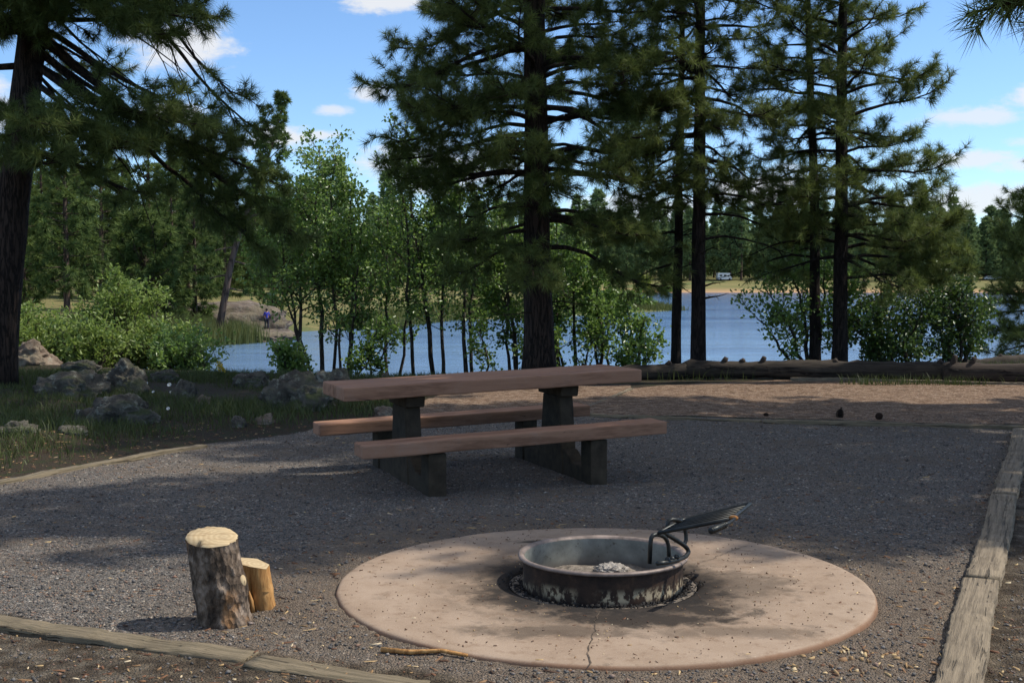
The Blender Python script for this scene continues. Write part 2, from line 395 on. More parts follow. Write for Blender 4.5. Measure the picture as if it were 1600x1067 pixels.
def cut_mat():
    t = NT('cut_wood_face'); co = t.coord('Object'); w = t.n('ShaderNodeTexWave', wave_type='RINGS', rings_direction='Z')
    w.inputs['Scale'].default_value = 14; w.inputs['Distortion'].default_value = 2.5; w.inputs['Detail'].default_value = 3; t.l(co, 'Vector', w, 'Vector')
    n = t.noise(t.coord('Object', (8, 40, 8), (0, 0, .4)), 1, 4)
    c = t.mix((.42, .31, .175), (.50, .385, .225), (w, 1)); c = t.mix(c, (.24, .15, .07), t.math('MULTIPLY', t.sstep((n, 0), .48, .7), .8))
    t.color(c); t.rough(.8); t.bump((n, 0), .5, .004); return t.m
M['cut'] = cut_mat()
def split_mat():
    t = NT('split_wood'); n = t.noise(t.coord('Object', (45, 45, 5)), 1, 6, .65); n2 = t.noise(t.coord('Object'), 8, 3)
    c = (t.ramp(n, 0, [(.32, (.20, .085, .022)), (.52, (.42, .215, .07)), (.72, (.54, .32, .125))]), 0)
    c = t.mix(c, (.22, .12, .05), t.math('MULTIPLY', t.sstep((n2, 0), .55, .7), .5)); t.color(c); t.rough(.75); t.bump((n, 0), .7, .008); return t.m
M['split'] = split_mat()
def stump_bark():
    t = NT('log_bark'); co = t.coord('Object', (1, 1, .55))
    n = t.noise(co, 16, 7, .7); v = t.n('ShaderNodeTexVoronoi', feature='F1'); v.inputs['Scale'].default_value = 38; t.l(co, 'Vector', v, 'Vector'); n2 = t.noise(co, 6, 5, .6)
    c = (t.ramp(n, 0, [(.36, (.022, .015, .010)), (.5, (.105, .075, .052)), (.63, (.27, .21, .16))]), 0)
    c = t.mix(c, (.30, .155, .065), t.math('MULTIPLY', t.sstep((n2, 0), .56, .66), .75))
    t.color(c); t.rough(.95); t.bump(t.math('ADD', (n, 0), t.math('MULTIPLY', (v, 0), 1.1)), 1.0, .022); return t.m
M['stumpbark'] = stump_bark()

def water_mat():
    t = NT('lake_water'); 
    n1 = t.noise(t.coord('Object', (.55, 1.6, 1)), 1.0, 5, .6, .3); n2 = t.noise(t.coord('Object', (2.2, 5.5, 1)), 1.0, 3, .6); n3 = t.noise(t.coord('Object', (.03, .09, 1)), 1.0, 4, .6)
    t.b.inputs['Base Color'].default_value = (.05, .12, .26, 1)
    t.color(t.mix((.03, .085, .20), (.075, .155, .31), t.sstep((n3, 0), .38, .62)))
    t.rough(.1); t.b.inputs['Specular IOR Level'].default_value = .5; t.b.inputs['IOR'].default_value = 1.33
    h = t.math('ADD', (n1, 0), t.math('MULTIPLY', (n2, 0), .35))
    h = t.math('MULTIPLY', h, t.math('ADD', t.math('MULTIPLY', t.sstep((n3, 0), .35, .65), .8), .35))
    sy = t.n('ShaderNodeSeparateXYZ'); t.l(t.coord('Object'), 'Vector', sy, 0)
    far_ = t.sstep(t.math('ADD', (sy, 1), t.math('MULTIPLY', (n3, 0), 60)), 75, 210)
    t.color(t.mix((.17, .28, .44), (.03, .09, .22), t.math('ADD', t.math('MULTIPLY', far_, .8), t.math('MULTIPLY', t.sstep((n3, 0), .40, .6), .2))))  # near water paler: brighter sky reflection put into the base colour
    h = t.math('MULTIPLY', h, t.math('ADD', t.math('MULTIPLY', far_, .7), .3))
    t.bump(h, 1.0, .3); return t.m
M['water'] = water_mat()

# ------------------------------------------------------------------ terrain
def sdf(poly, x, y):
    """negative inside"""
    poly = np.asarray(poly, float); d = np.full(x.shape, 1e18); ins = np.zeros(x.shape, bool)
    n = len(poly)
    for i in range(n):
        ax, ay = poly[i]; bx, by = poly[(i + 1) % n]
        ex, ey = bx - ax, by - ay; wx, wy = x - ax, y - ay
        t = np.clip((wx * ex + wy * ey) / (ex * ex + ey * ey), 0, 1)
        d = np.minimum(d, (wx - ex * t) ** 2 + (wy - ey * t) ** 2)
        c = ((ay <= y) != (by <= y))
        with np.errstate(divide='ignore', invalid='ignore'):
            xi = ax + (y - ay) / (by - ay if by != ay else 1e-9) * ex
        ins ^= c & (x < xi)
    d = np.sqrt(d); return np.where(ins, -d, d)
WZ = -3.4
LAKE = [(-27, 76), (-22, 62), (-14, 50), (-6, 43.5), (0, 42), (5, 43.5), (10, 50), (20, 55), (36, 62), (70, 85), (150, 150), (240, 290), (300, 372), (200, 376), (120, 372), (60, 374), (18, 372),
        (8, 330), (6, 262), (12, 215), (24, 190), (25, 177), (19, 170), (10, 156), (2, 145), (-7, 137), (-11.5, 125), (-15, 118), (-19.5, 108), (-21, 98), (-21.5, 90), (-22, 86), (-24, 82)]
def ss(a, b, v): t = np.clip((v - a) / (b - a), 0, 1); return t * t * (3 - 2 * t)
g = lambda px, py: tuple(G(px, py)[:2])
GRAVEL = [g(-500, 890), g(0, 965), g(735, 1067), g(735, 1300), g(1420, 1300), g(1490, 1067), g(1592, 666), g(922, 648), g(780, 650), g(600, 655), g(480, 672), g(315, 695), g(0, 752), g(-500, 845)]
def wob(x, y, s, seed=0):
    return (np.sin(x * s + 1.3 * np.sin(y * s * .7 + seed) + seed) + np.sin(y * s * 1.3 + 1.1 * np.sin(x * s * .9 + seed * 2)) + np.sin((x + y) * s * 2.1 + seed)) / 3
def hgt(x, y):
    x = np.asarray(x, float); y = np.asarray(y, float)
    d = sdf(LAKE, x, y) + wob(x, y, .35, 3) * .8
    t = np.clip(d / 24, 0, 1); near = WZ + 3.4 * (1 - (1 - t) ** 1.35)
    left = WZ + 2.7 * (1 - np.exp(-np.maximum(d, 0) / 16)) + .012 * np.maximum(d, 0)
    far = WZ + 3.3 * (1 - np.exp(-np.maximum(d, 0) / 28)) + .014 * np.maximum(d, 0)
    wn = 1 - ss(60, 76, y + np.maximum(0, -x - 22) * .4); wf = ss(250, 340, y)
    z = near * wn + (1 - wn) * (left * (1 - wf) + far * wf)
    z = np.where(d < 0, WZ + np.maximum(d * .25, -2.5), z)
    r = np.hypot(x, y)
    z = z + wob(x, y, .09, 5) * .25 * ss(60, 110, r) * ss(4, 20, d) + 22 * ss(500, 1500, r) * (1 + .4 * wob(x, y, .004, 2))
    # bumps of the rough ground left of the campsite
    lf = ss(-2.6, -4.5, x + (y - 11) * .35) * ss(6, 9, y) * ss(26, 20, y)
    lf = lf * ss(.1, 1.6, sdf(GRAVEL, x, y))
    z = z + lf * (.05 + .05 * wob(x, y, 1.7, 1) + .03 * wob(x, y, 4.1, 4))
    return z
padx, pady = .445, 5.92
def gz(x, y):
    """ground surface: terrain, small unevenness, grit heaped against the pad"""
    x = np.asarray(x, float); y = np.asarray(y, float); dp = np.hypot(x - padx, y - pady)
    z = hgt(x, y) + np.where(np.hypot(x, y) < 25, .006 * wob(x, y, 9, 3) + .012 * wob(x, y, 2.3, 9), 0)
    return z - .04 * ss(1.3, 1.15, dp) + ss(1.15, 1.31, dp) * ss(2.0, 1.36, dp) * (.030 + .008 * wob(x, y, 3, 4))
def hz(x, y): return float(hgt(np.array([x]), np.array([y]))[0])

MULCH = [g(915, 634), g(985, 606), g(1080, 600), g(1240, 592), g(1600, 598), g(2600, 612), g(2900, 700), g(1600, 664), g(922, 646)]
MULCH2 = [g(600, 652), g(700, 612), g(985, 600), g(985, 607), g(915, 636), g(900, 650)]
def axis(fine0, fine1, step, lo, hi, gr):
    a = list(np.arange(fine0, fine1, step)); s = step; v = a[-1]
    while v < hi: s *= gr; v += s; a.append(v)
    s = step; v = fine0; b = []
    while v > lo: s *= gr; v -= s; b.append(v)
    return np.array(b[::-1] + a)
ax = axis(-10, 8, .06, -4000, 4000, 1.055); ay = axis(2.5, 21, .06, -300, 6000, 1.035)
X, Y = np.meshgrid(ax, ay); x = X.ravel(); y = Y.ravel()
dg = sdf(GRAVEL, x, y); dm_ = np.minimum(sdf(MULCH, x, y), sdf(MULCH2, x, y)); dl = sdf(LAKE, x, y)
gmask = ss(.12, -.12, dg + .12 * wob(x, y, 3, 2) * ss(-1.5, -2.5, x) )
outer = np.where((y < 12) & (dg > 0) & ((x > 1.2) | (y < 7)), .47, 0)
gmask = np.maximum(gmask, outer)
mmask = ss(.06, -.06, dm_)
meadow = ss(40, 62, np.hypot(x, y))
sand = ss(9, 1, dl + 2 * wob(x, y, .12, 8)) * ss(340, 355, y)
dp = np.hypot(x - padx, y - pady)
dirt = np.clip(ss(2.5, 1.35, dp + .25 * wob(x, y, 2.2, 7)) * .85 + outer * 1.2, 0, 1) * ss(-.3, .5, y - 3)
# dirt ring is one-sided (front, right and left edges)
Z = gz(x, y)
ny, nx = X.shape
i = np.arange(ny - 1)[:, None] * nx; j = np.arange(nx - 1)[None]
q = np.stack([i + j, i + j + 1, i + nx + j + 1, i + nx + j], -1).reshape(-1, 4)
ground = mesh_np('ground', np.stack([x, y, Z], -1), [q], M['ground'], None, True,
                 {'gravel': gmask, 'mulch': mmask, 'meadow': meadow, 'sand': sand, 'dirt': dirt})
tag(ground, kind='structure')
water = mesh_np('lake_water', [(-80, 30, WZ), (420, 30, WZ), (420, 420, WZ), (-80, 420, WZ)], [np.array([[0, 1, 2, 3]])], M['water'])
tag(water, kind='structure')

# ------------------------------------------------------------------ pines
def rot_about(v, k, a):
    k = k / np.linalg.norm(k); return v * math.cos(a) + np.cross(k, v) * math.sin(a) + k * np.dot(k, v) * (1 - math.cos(a))
def sph(az, p): return np.array([math.cos(az) * math.cos(p), math.sin(az) * math.cos(p), math.sin(p)])

def needles(mb, base, dirs, rng, k, ln, w, back=.12, spread=(20, 88), tint=None):
    N = len(base)
    if not N: return
    base = np.repeat(np.asarray(base), k, 0); d = np.repeat(nrm(np.asarray(dirs)), k, 0)
    tt = np.repeat(rng.rand(N) if tint is None else np.asarray(tint), k) * .7 + rng.rand(N * k) * .3
    b = base - d * (rng.rand(N * k, 1) * back)
    pr = nrm(np.cross(d, rng.randn(N * k, 3))); a = np.radians(rng.uniform(spread[0], spread[1], (N * k, 1)))
    nd = d * np.cos(a) + pr * np.sin(a)
    L = ln * rng.uniform(.7, 1.15, (N * k, 1)); sd = nrm(np.cross(nd, rng.randn(N * k, 3))) * w / 2
    V = np.stack([b - sd, b + sd, b + nd * L + np.array([0, 0, -.12]) * L], 1).reshape(-1, 3)
    F_ = np.arange(len(V)).reshape(-1, 3)
    mb.add(V, [F_], np.repeat(tt, 3))

def gen_pine(seed, H, r0, z0, Lmax, gap=.42, nbr=(3, 5), dens=1.0, lean=(0, 0), nk=26, nl=.17, nw=.006, prof=None, pitch=(-8, 38), extra=(), dead=6,
             coarse_z=1e9, droop=.35, sec_gap=.19, tuft_gap=.13, bark='bark', nside=18, inner=.28, zvis=None, mat='needle', skip=None, wig=.02, tw=1.0, sweep=None):
    rng = np.random.RandomState(seed)
    wood = MB(); nee = MB()
    nz = 30
    zz = np.linspace(0, H, nz) ** 1.0
    cx = lean[0] * (zz / H) + np.cumsum(rng.randn(nz)) * wig * .35; cy = lean[1] * (zz / H) + np.cumsum(rng.randn(nz)) * wig * .35
    if sweep: cx = cx + np.interp(zz, sweep[0], sweep[1])
    cx -= cx[0]; cy -= cy[0]
    rz = r0 * np.maximum(1 - zz / H, .015) ** .72 + r0 * .38 * np.exp(-zz / (r0 * 1.6)) * .8
    pts = np.stack([cx, cy, zz], -1)
    tube(wood, pts, rz, nside, rng=rng, jit=.03)
    at = lambda z: np.array([np.interp(z, zz, cx), np.interp(z, zz, cy), z])
    rat = lambda z: np.interp(z, zz, rz)
    S0, S1, SR0, SR1 = [], [], [], []
    TB, TD = [], []
    def seg(a, b, ra, rb): S0.append(a); S1.append(b); SR0.append(ra); SR1.append(rb)
    def branch(p0, az, pi_, L, r, droop_, up, leafy=True, inner_=inner, dn=1.0, secmul=1.0):
        n = max(5, int(L / .3)); st = L / n; p = np.array(p0, float); path = [p.copy()]; dd = []
        a = az
        for k in range(n):
            t = k / n; a += rng.randn() * .10
            ang = pi_ - droop_ * math.sin(math.pi * min(1, t * 1.1)) + up * t * t + rng.randn() * .07
            d = sph(a, ang); dd.append(d); p = p + d * st; path.append(p.copy())
        dd.append(dd[-1]); rr = [max(r * (1 - .85 * k / n), .005) for k in range(n + 1)]
        for k in range(n): seg(path[k], path[k + 1], rr[k], rr[k + 1])
        def pos(t):
            f = t * n; k = min(int(f), n - 1); return path[k] + (path[k + 1] - path[k]) * (f - k), dd[k], rr[k]
        if not leafy:
            for t in np.arange(.3, 1, .22):
                q, d, r1 = pos(t); e = nrm(d + rng.randn(3) * .6 + np.array([0, 0, -.3])); l = L * .22 * rng.uniform(.5, 1.1)
                m_ = q + e * l * .5 ; e2 = nrm(e + rng.randn(3) * .4); seg(q, m_, r1 * .5, r1 * .3); seg(m_, m_ + e2 * l * .5, r1 * .3, .003)
            return
        ns = max(3, int(L / sec_gap * dn * secmul)); side = 1
        for k in range(ns):
            t = inner_ + (1 - inner_) * (k + rng.rand()) / ns
            q, d, r1 = pos(t); side = -side
            l2 = (.22 + .38 * L * (1 - t) * .8) * rng.uniform(.6, 1.2); l2 = min(l2, 1.1)
            e = rot_about(d, np.array([0, 0, 1.]), side * rad(rng.uniform(30, 72))); e = nrm(e + np.array([0, 0, rng.uniform(-.35, .45)]))
            p1 = q; ne = max(2, int(l2 / .16)); sub = [p1]
            for m_ in range(ne):
                e = nrm(e + rng.randn(3) * .14 + np.array([0, 0, .07])); p2 = p1 + e * l2 / ne; rs = max(.0085 * (1 - m_ / ne), .004) * tw
                seg(p1, p2, rs, rs * .8); p1 = p2; sub.append(p1)
            TB.append(p1); TD.append(e)
            nt = int(l2 / tuft_gap * dn)
            for m_ in range(nt):
                u = rng.uniform(.25, 1) * ne; kk = min(int(u), ne - 1); b0 = sub[kk] + (sub[kk + 1] - sub[kk]) * (u - kk)
                g_ = nrm(e + rng.randn(3) * .75 + np.array([0, 0, .25])); l3 = rng.uniform(.07, .24)
                seg(b0, b0 + g_ * l3, .0045 * tw, .003 * tw); TB.append(b0 + g_ * l3); TD.append(g_)
        TB.append(path[-1]); TD.append(dd[-1])
    prof = prof or (lambda f: (math.sin(min(1, f * 1.6 + .35) * math.pi / 2)) * (1 - f) ** .8 + .06)
    z = z0
    while z < H - .25:
        f = (z - z0) / (H - z0); n = rng.randint(nbr[0], nbr[1] + 1); a0 = rng.rand() * 6.28
        cz = z > coarse_z
        for k in range(n):
            az = a0 + k * 6.283 / n + rng.randn() * .25; L = max(.3, Lmax * prof(f) * rng.uniform(.65, 1.15)); zb = z + rng.randn() * .09
            if skip and skip(az, zb): continue
            pi_ = rad(pitch[0] + (pitch[1] - pitch[0]) * f + rng.randn() * 7)
            branch(at(zb) + sph(az, 0) * rat(zb) * .7, az, pi_, L, min(.012 + .014 * L, rat(zb) * .6), droop * (1 - f), rad(35) * (1 - f * .5), dn=dens * (.55 if cz else 1))
        z += gap * rng.uniform(.75, 1.25) * (1.5 if cz else 1)
    for e in extra:  # (z, azdeg, pitchdeg, L, r, droop, up, leafy, inner, dens)
        zb, az, pi_, L, r, dr, up, lf = e[:8]; az = rad(az)
        branch(at(zb) + sph(az, 0) * rat(zb) * .7, az, rad(pi_), L, r, dr, up, lf, e[8] if len(e) > 8 else inner, e[9] if len(e) > 9 else dens)
    for k in range(dead):
        zb = rng.uniform(z0 * .45, z0 + (H - z0) * .12); az = rng.rand() * 6.28
        branch(at(zb) + sph(az, 0) * rat(zb) * .8, az, rad(rng.uniform(-15, 20)), rng.uniform(.4, 1.2) * min(1, Lmax / 2), .012, .3, .4, False)
    cones(wood, np.array(S0), np.array(S1), np.array(SR0), np.array(SR1), 5)
    TB = np.array(TB); TD = np.array(TD)
    needles(nee, TB, TD, rng, nk, nl, nw)
    return wood, nee

def pine_thing(name, label, loc, wood, nee, bark='bark', mat='needle', group=None, rotz=0, scale=1):
    o = thing(name, label, 'pine tree', loc, rotz, group); o.scale = (scale,) * 3
    wood.build('trunk', M[bark], o, True); nee.build('crown', M[mat], o)
    return o

def at_px(px, depth, dz=-.08):
    x_ = (px - 800) / F * depth; return (x_, depth, hz(x_, depth) + dz)

NEARP = dict(nk=52, nl=.168, nw=.0072, sec_gap=.138, tuft_gap=.10)
# centre pine behind the table
wood, nee = gen_pine(11, 15, .235, 2.35, 2.55, gap=.33, nbr=(4, 5), dens=1.05, coarse_z=6.8, droop=.45, pitch=(0, 40), lean=(-.12, .1), dead=7,
    prof=lambda f: (1 - f) ** .75 * (.8 + .35 * math.sin(min(1, f * 3) * 1.57)), extra=[
    (3.35, 178, -6, 1.9, .045, .15, .1, True, .4), (3.95, 176, -5, 2.3, .05, .3, .2, True, .35), (4.6, 182, -2, 2.6, .05, .6, .3, True, .35), (5.3, 172, 6, 2.7, .05, .7, .2, True, .35),
    (2.45, 205, -4, 1.6, .035, .2, .4, True, .35), (2.15, 250, -5, 1.3, .03, .2, .5, True, .3), (3.6, 2, 12, 2.3, .05, .6, .9, True, .4), (3.4, 350, -6, 2.2, .045, .1, .2, True, .35), (4.2, 5, -4, 2.4, .045, -.2, .1, True, .4),
    (2.7, 320, -8, 1.9, .04, .2, .3, True, .3), (2.6, 20, -4, 1.8, .04, .3, .4, True, .3), (5.0, 330, 5, 2.5, .05, .3, .3, True, .3), (2.55, 195, -14, 1.5, .03, .1, .5, True, .3)], **NEARP)
pine_thing('ponderosa_pine', 'thickest pine, with dark bark, standing right behind the picnic table', at_px(843, 19.2), wood, nee)
# big left pine, leaning
dt = [(zz_, az_, p_, L_, .022, d_, u_, False) for (zz_, az_, p_, L_, d_, u_) in ((5.2, 8, -45, 1.9, -.2, -.2), (5.6, 12, -40, 2.6, -.3, -.3), (5.5, 355, -35, 2.3, -.3, -.3), (5.9, 5, -15, 3.3, .5, -1.3), (5.3, 345, -50, 1.8, -.2, -.2), (6.0, 358, -12, 3.0, .4, -1.4), (6.1, 10, -10, 3.6, .5, -1.5),
    (4.3, 0, -55, 1.6, 0, -.2), (4.0, 10, -60, 1.5, 0, -.2), (4.4, 5, -40, 2.6, 0, -.8), (4.3, 352, -38, 3.0, 0, -.9), (4.8, 8, -32, 3.4, 0, -.9), (5.7, 2, -25, 2.6, .2, -1.2), (6.2, 350, -10, 2.6, .4, -1.5), (4.6, 348, -45, 2.4, 0, -.6))]
rq = np.random.RandomState(3)
dt += [(float(z_), float(rq.uniform(195, 345)), float(rq.uniform(-15, 10)), float(rq.uniform(.9, 1.7)), .03, .2, .5, True, .08, 1.5) for z_ in np.linspace(4.7, 6.35, 15)]
wood, nee = gen_pine(21, 15, .24, 6.4, 2.8, gap=.40, nbr=(3, 4), dens=1.0, coarse_z=7.5, lean=(1.95, .1), pitch=(-6, 40), droop=.5, dead=2, extra=[
    (4.75, 4, -36, 4.4, .075, .04, .06, True, .45, 1.15), (4.9, 355, -27, 3.3, .05, .05, .1, True, .45, 1.1), (4.55, 12, -30, 2.6, .045, .05, .2, True, .4, 1.1), (4.6, 358, -40, 4.1, .06, .02, .0, True, .55, 1.0), (4.4, 350, -38, 3.7, .055, -.2, .2, True, .55, .9), (4.4, 335, -32, 3.0, .055, -.1, .5, True, .35, 1.15), (4.2, 315, -28, 2.5, .05, .1, .6, True, .2, 1.3),
    (3.9, 330, -24, 2.4, .05, .1, .7, True, .2, 1.3), (4.0, 295, -22, 2.2, .05, .1, .6, True, .2, 1.3), (5.5, 330, -8, 3.0, .05, .3, .1, True, .25, 1.2), (5.9, 345, 0, 2.6, .05, .3, .1, True, .25, 1.2), (6.2, 318, 2, 3.2, .05, .4, .1, True, .25, 1.2), (5.6, 2, -10, 3.7, .05, .6, -.5, True, .72, .55), (5.9, 352, -3, 3.5, .05, .7, -.5, True, .75, .5), (5.4, 315, -10, 2.6, .05, .4, .2, True, .2, 1.3),
    (6.0, 305, 0, 2.8, .05, .4, .2, True, .2, 1.3), (5.8, 280, 0, 2.4, .05, .4, .2, True, .2, 1.3), (6.2, 330, 5, 2.6, .05, .5, -.1, True, .35, 1.0), (3.4, 310, -18, 1.9, .04, .1, .7, True, .2, 1.2), (3.3, 345, -20, 2.4, .05, .1, .5, True, .3, 1.0), (3.1, 185, -5, 2.0, .05, .2, .5, True, .3), (4.4, 200, -5, 2.2, .05, .3, .5, True, .3), (5.2, 210, 0, 2.4, .05, .3, .5, True, .3),
    (5.3, 5, 4, 2.2, .05, .3, .3, True, .2, 1.3), (5.7, 340, 4, 2.0, .05, .3, .3, True, .2, 1.3), (6.0, 12, 8, 2.3, .05, .3, .3, True, .2, 1.3), (5.0, 322, 0, 2.2, .05, .3, .3, True, .2, 1.4), (5.6, 300, 4, 2.2, .05, .3, .3, True, .2, 1.4), (6.3, 355, 6, 2.6, .05, .3, .1, True, .2, 1.3), (5.0, 90, -5, 2.4, .05, .3, .5, True, .3), (6.0, 60, 0, 2.6, .05, .3, .5, True, .4), (6.1, 130, 0, 2.6, .05, .3, .5, True, .3)] + dt, **NEARP)
pine_thing('ponderosa_pine', 'large leaning pine at the left edge with drooping dead twigs over the boulders', at_px(-14, 16.5), wood, nee)
# two slim pines right of the table
wood, nee = gen_pine(31, 11.5, .125, 3.2, 1.95, gap=.36, nbr=(4, 4), dens=.85, coarse_z=6.5, droop=.45, pitch=(-6, 42), dead=10, bark='bark_dark', extra=[
    (2.7, 5, 8, 1.5, .03, .5, .3, True, .45, .7), (2.3, 0, 12, 1.7, .025, .5, -.2, False), (3.0, 350, 5, 1.6, .03, .4, .2, True, .4), (1.55, 0, 12, .35, .02, 0, 0, False), (1.35, 0, 5, .4, .02, 0, .3, False)], **NEARP)
pine_thing('ponderosa_pine', 'taller of the two slim straight pines between the table and the right-hand oaks', at_px(1092, 19.6), wood, nee, 'bark_dark')
wood, nee = gen_pine(32, 9.5, .088, 3.0, 1.4, gap=.36, nbr=(3, 4), dens=.85, coarse_z=6.3, droop=.4, dead=8, bark='bark_dark', extra=[(2.5, 190, -5, 1.2, .025, .2, .3, True, .3), (2.0, 215, -10, 1.1, .025, .2, .3, True, .3), (2.3, 250, -5, 1.2, .025, .2, .3, True, .3), (2.9, 180, 0, 1.5, .025, .2, .2, True, .3)], **NEARP)
pine_thing('ponderosa_pine', 'thinner of the two slim straight pines standing just behind the left log', at_px(1056, 20.2), wood, nee, 'bark_dark')
# pair of pines on the right
wood, nee = gen_pine(41, 10.5, .13, 2.1, 1.85, gap=.34, nbr=(4, 4), dens=.95, coarse_z=6.6, droop=.4, pitch=(-4, 45), dead=6, bark='bark_dark', prof=lambda f: (1 - f) ** .8 * (.85 + .25 * math.sin(min(1, f * 2.5) * 1.57)), extra=[
    (1.7, 330, 5, 1.9, .03, .2, .3, True, .4, 1.2), (2.0, 355, 6, 1.9, .035, .3, .4, True, .35, 1.3), (2.2, 10, 8, 1.9, .035, .4, .6, True, .35, 1.3), (2.5, 340, 8, 1.8, .035, .4, .5, True, .35, 1.2), (2.9, 0, 18, 1.7, .035, .4, .5, True, .35),
    (3.3, 5, 24, 1.6, .035, .4, .4, True, .35)], **NEARP)
pine_thing('ponderosa_pine', 'full-crowned pine, rightmost of the tall trunks behind the long log', at_px(1313, 20.2), wood, nee, 'bark_dark')
wood, nee = gen_pine(42, 9.5, .10, 2.9, 1.5, gap=.32, nbr=(3, 4), coarse_z=6.4, droop=.35, dead=12, bark='bark_dark', lean=(-.3, 0), extra=[(2.35, 178, 4, 1.3, .025, .4, -.2, False), (2.1, 185, 5, 1.7, .025, .4, -.3, False), (3.4, 180, 5, 1.5, .03, .3, .3, True, .45)], **NEARP)
pine_thing('ponderosa_pine', 'slender pine with bare lower limbs rising out of the leafy oak bush', at_px(1276, 20.6), wood, nee, 'bark_dark')
# right edge pine
wood, nee = gen_pine(51, 5.8, .11, .45, 2.05, gap=.27, nbr=(5, 6), dens=1.2, droop=.3, dead=2, nk=36, nl=.19, nw=.010, sec_gap=.17, tuft_gap=.13, prof=lambda f: (1 - f) ** .65 * .95 + .05)
pine_thing('ponderosa_pine', 'young dense pine cut off by the right edge above the lake', at_px(1648, 30), wood, nee, 'bark_dark')
# tall pines just right of the frame: they shade the table; one limb reaches into the top right corner
wood, nee = gen_pine(61, 15, .25, 4.6, 2.9, gap=.5, nbr=(3, 5), dens=1.5, droop=.3, dead=0, nk=36, nl=.21, nw=.010, extra=[(4.12, 184, -15, 4.0, .04, -.05, .1, True, .55)])
shade = pine_thing('ponderosa_pine', 'tall pine beside the campsite whose limb tip hangs into the top right corner', (6.9, 9.3, 0), wood, nee)
for (sx_, sy_, rz_, s_, lb) in ((9.7, 9.8, 3.3, 1.0, 'tall shade pine added out of view behind the one whose limb hangs into the corner'), (9.6, 12.3, 2.0, 1.05, 'tall shade pine beyond the right timber, furthest from the fire ring'), (9.3, 14.2, 1.1, 1.2, 'tall shade pine beside the mulch bed right of the long log')):  # first of these added to close sunlit gaps on the gravel
    c = copy_tree(shade, lb); c.location = (sx_, sy_, 0); c.rotation_euler = (0, 0, rz_); c.scale = (s_,) * 3

wood, nee = gen_pine(62, 25, .28, 13.5, 3.3, gap=.55, nbr=(4, 5), dens=1.2, droop=.3, dead=0, nk=26, nl=.3, nw=.02, sec_gap=.26, tuft_gap=.18)  # unseen pines added, crowns set high, to shade the grass on the left
tall = pine_thing('ponderosa_pine', 'very tall high-crowned pine added out of view right of the mulch bed for shade', (8.4, 18.4, 0), wood, nee)
c = copy_tree(tall, 'very tall high-crowned pine added out of view beside the back timber corner for shade'); c.location = (8.6, 15.0, 0); c.rotation_euler = (0, 0, 2.2)
# mid-distance pines of the left shore
MID = dict(nk=20, nl=.55, nw=.085, sec_gap=.38, tuft_gap=.24, nside=10, tw=2.2)
mids = [gen_pine(71, 15, .26, 3.2, 3.2, gap=.75, nbr=(4, 5), droop=.3, dead=6, **MID), gen_pine(72, 12, .22, 1.6, 2.9, gap=.7, nbr=(4, 6), droop=.35, dead=2, **MID), gen_pine(73, 17, .28, 5, 3.0, gap=.8, nbr=(4, 5), droop=.3, dead=8, **MID)]
bushm = gen_pine(74, 6.5, .2, .5, 3.1, gap=.45, nbr=(5, 7), droop=.15, dead=0, pitch=(5, 60), prof=lambda f: math.sqrt(max(0, 1 - f * f)) * .95 + .05, **MID)
protos = {}
left_pines = [  # px, depth, kind, scale, label
 (105, 86, 0, 1.0, 'reddish-trunked pine with bare grey lower limbs behind the willow thicket'),
 (38, 92, 1, 1.0, 'sunlit yellow-green pine between the leaning edge pine and the reddish trunk'),
 (68, 128, 2, 1.0, 'far thin pine trunk in the grass left of the reddish-trunked pine'),
 (228, 92, 3, 1.25, 'rounded dark juniper standing directly behind the rock outcrop'),
 (305, 96, 1, 1.0, 'dark pine with a straight trunk behind the top of the rock outcrop'),
 (160, 104, 1, 1.25, 'dark bushy pine between the reddish trunk and the rounded juniper'),
 (-30, 98, 0, 1.0, 'tall pine partly hidden by the leaning pine at the left edge'),
 (270, 118, 0, .95, 'tall dark pine behind the juniper and the outcrop pine'),
 (195, 125, 2, .85, 'tall dark pine rising between the juniper and the bushy pine'),
 (130, 135, 0, .9, 'pine further back, just right of the reddish trunk'),
 (352, 124, 1, 1.05, 'low dark pine right of the leaning crooked pine'),
 (400, 150, 1, 1.0, 'pine behind the standing person on the far meadow'),
 (330, 160, 0, .75, 'pine in the back row behind the crooked pine'),
 (10, 140, 2, .8, 'pine in the back row at the left edge'),
 (455, 185, 1, 1.1, 'pine on the meadow behind the left oak clump')]
for n, (px, dep, kd, s_, lb) in enumerate(left_pines):
    loc = at_px(px, dep, -.1); nm = 'juniper_tree' if kd == 3 else 'pine_tree'
    if kd not in protos:
        w_, n_ = bushm if kd == 3 else mids[kd]
        o = pine_thing(nm, lb, loc, w_, n_, 'bark_far', 'needle_mid'); protos[kd] = o
        if kd == 3: o['category'] = 'juniper tree'
    else: o = copy_tree(protos[kd], lb); o.location = loc
    o.rotation_euler = (0, 0, n * 1.7); o.scale = (s_,) * 3; o['group'] = 'pines on the left shore'
rg = np.random.RandomState(17)
for n in range(34):
    px = -40 + 14.5 * n + rg.randn() * 6; dep = rg.uniform(112, 210); kd = rg.choice([0, 1, 2, 1])
    if px > 350: kd = 1
    o = copy_tree(protos[kd], 'pine in the dense dark stand behind the willows and the outcrop', 'dense pine stand on the left shore'); o.location = at_px(px, dep, -.2)
    sc_ = rg.uniform(.9, 1.35) * (.8 if px > 340 else 1); o.rotation_euler = (0, 0, rg.rand() * 6.28); o.scale = (sc_,) * 3
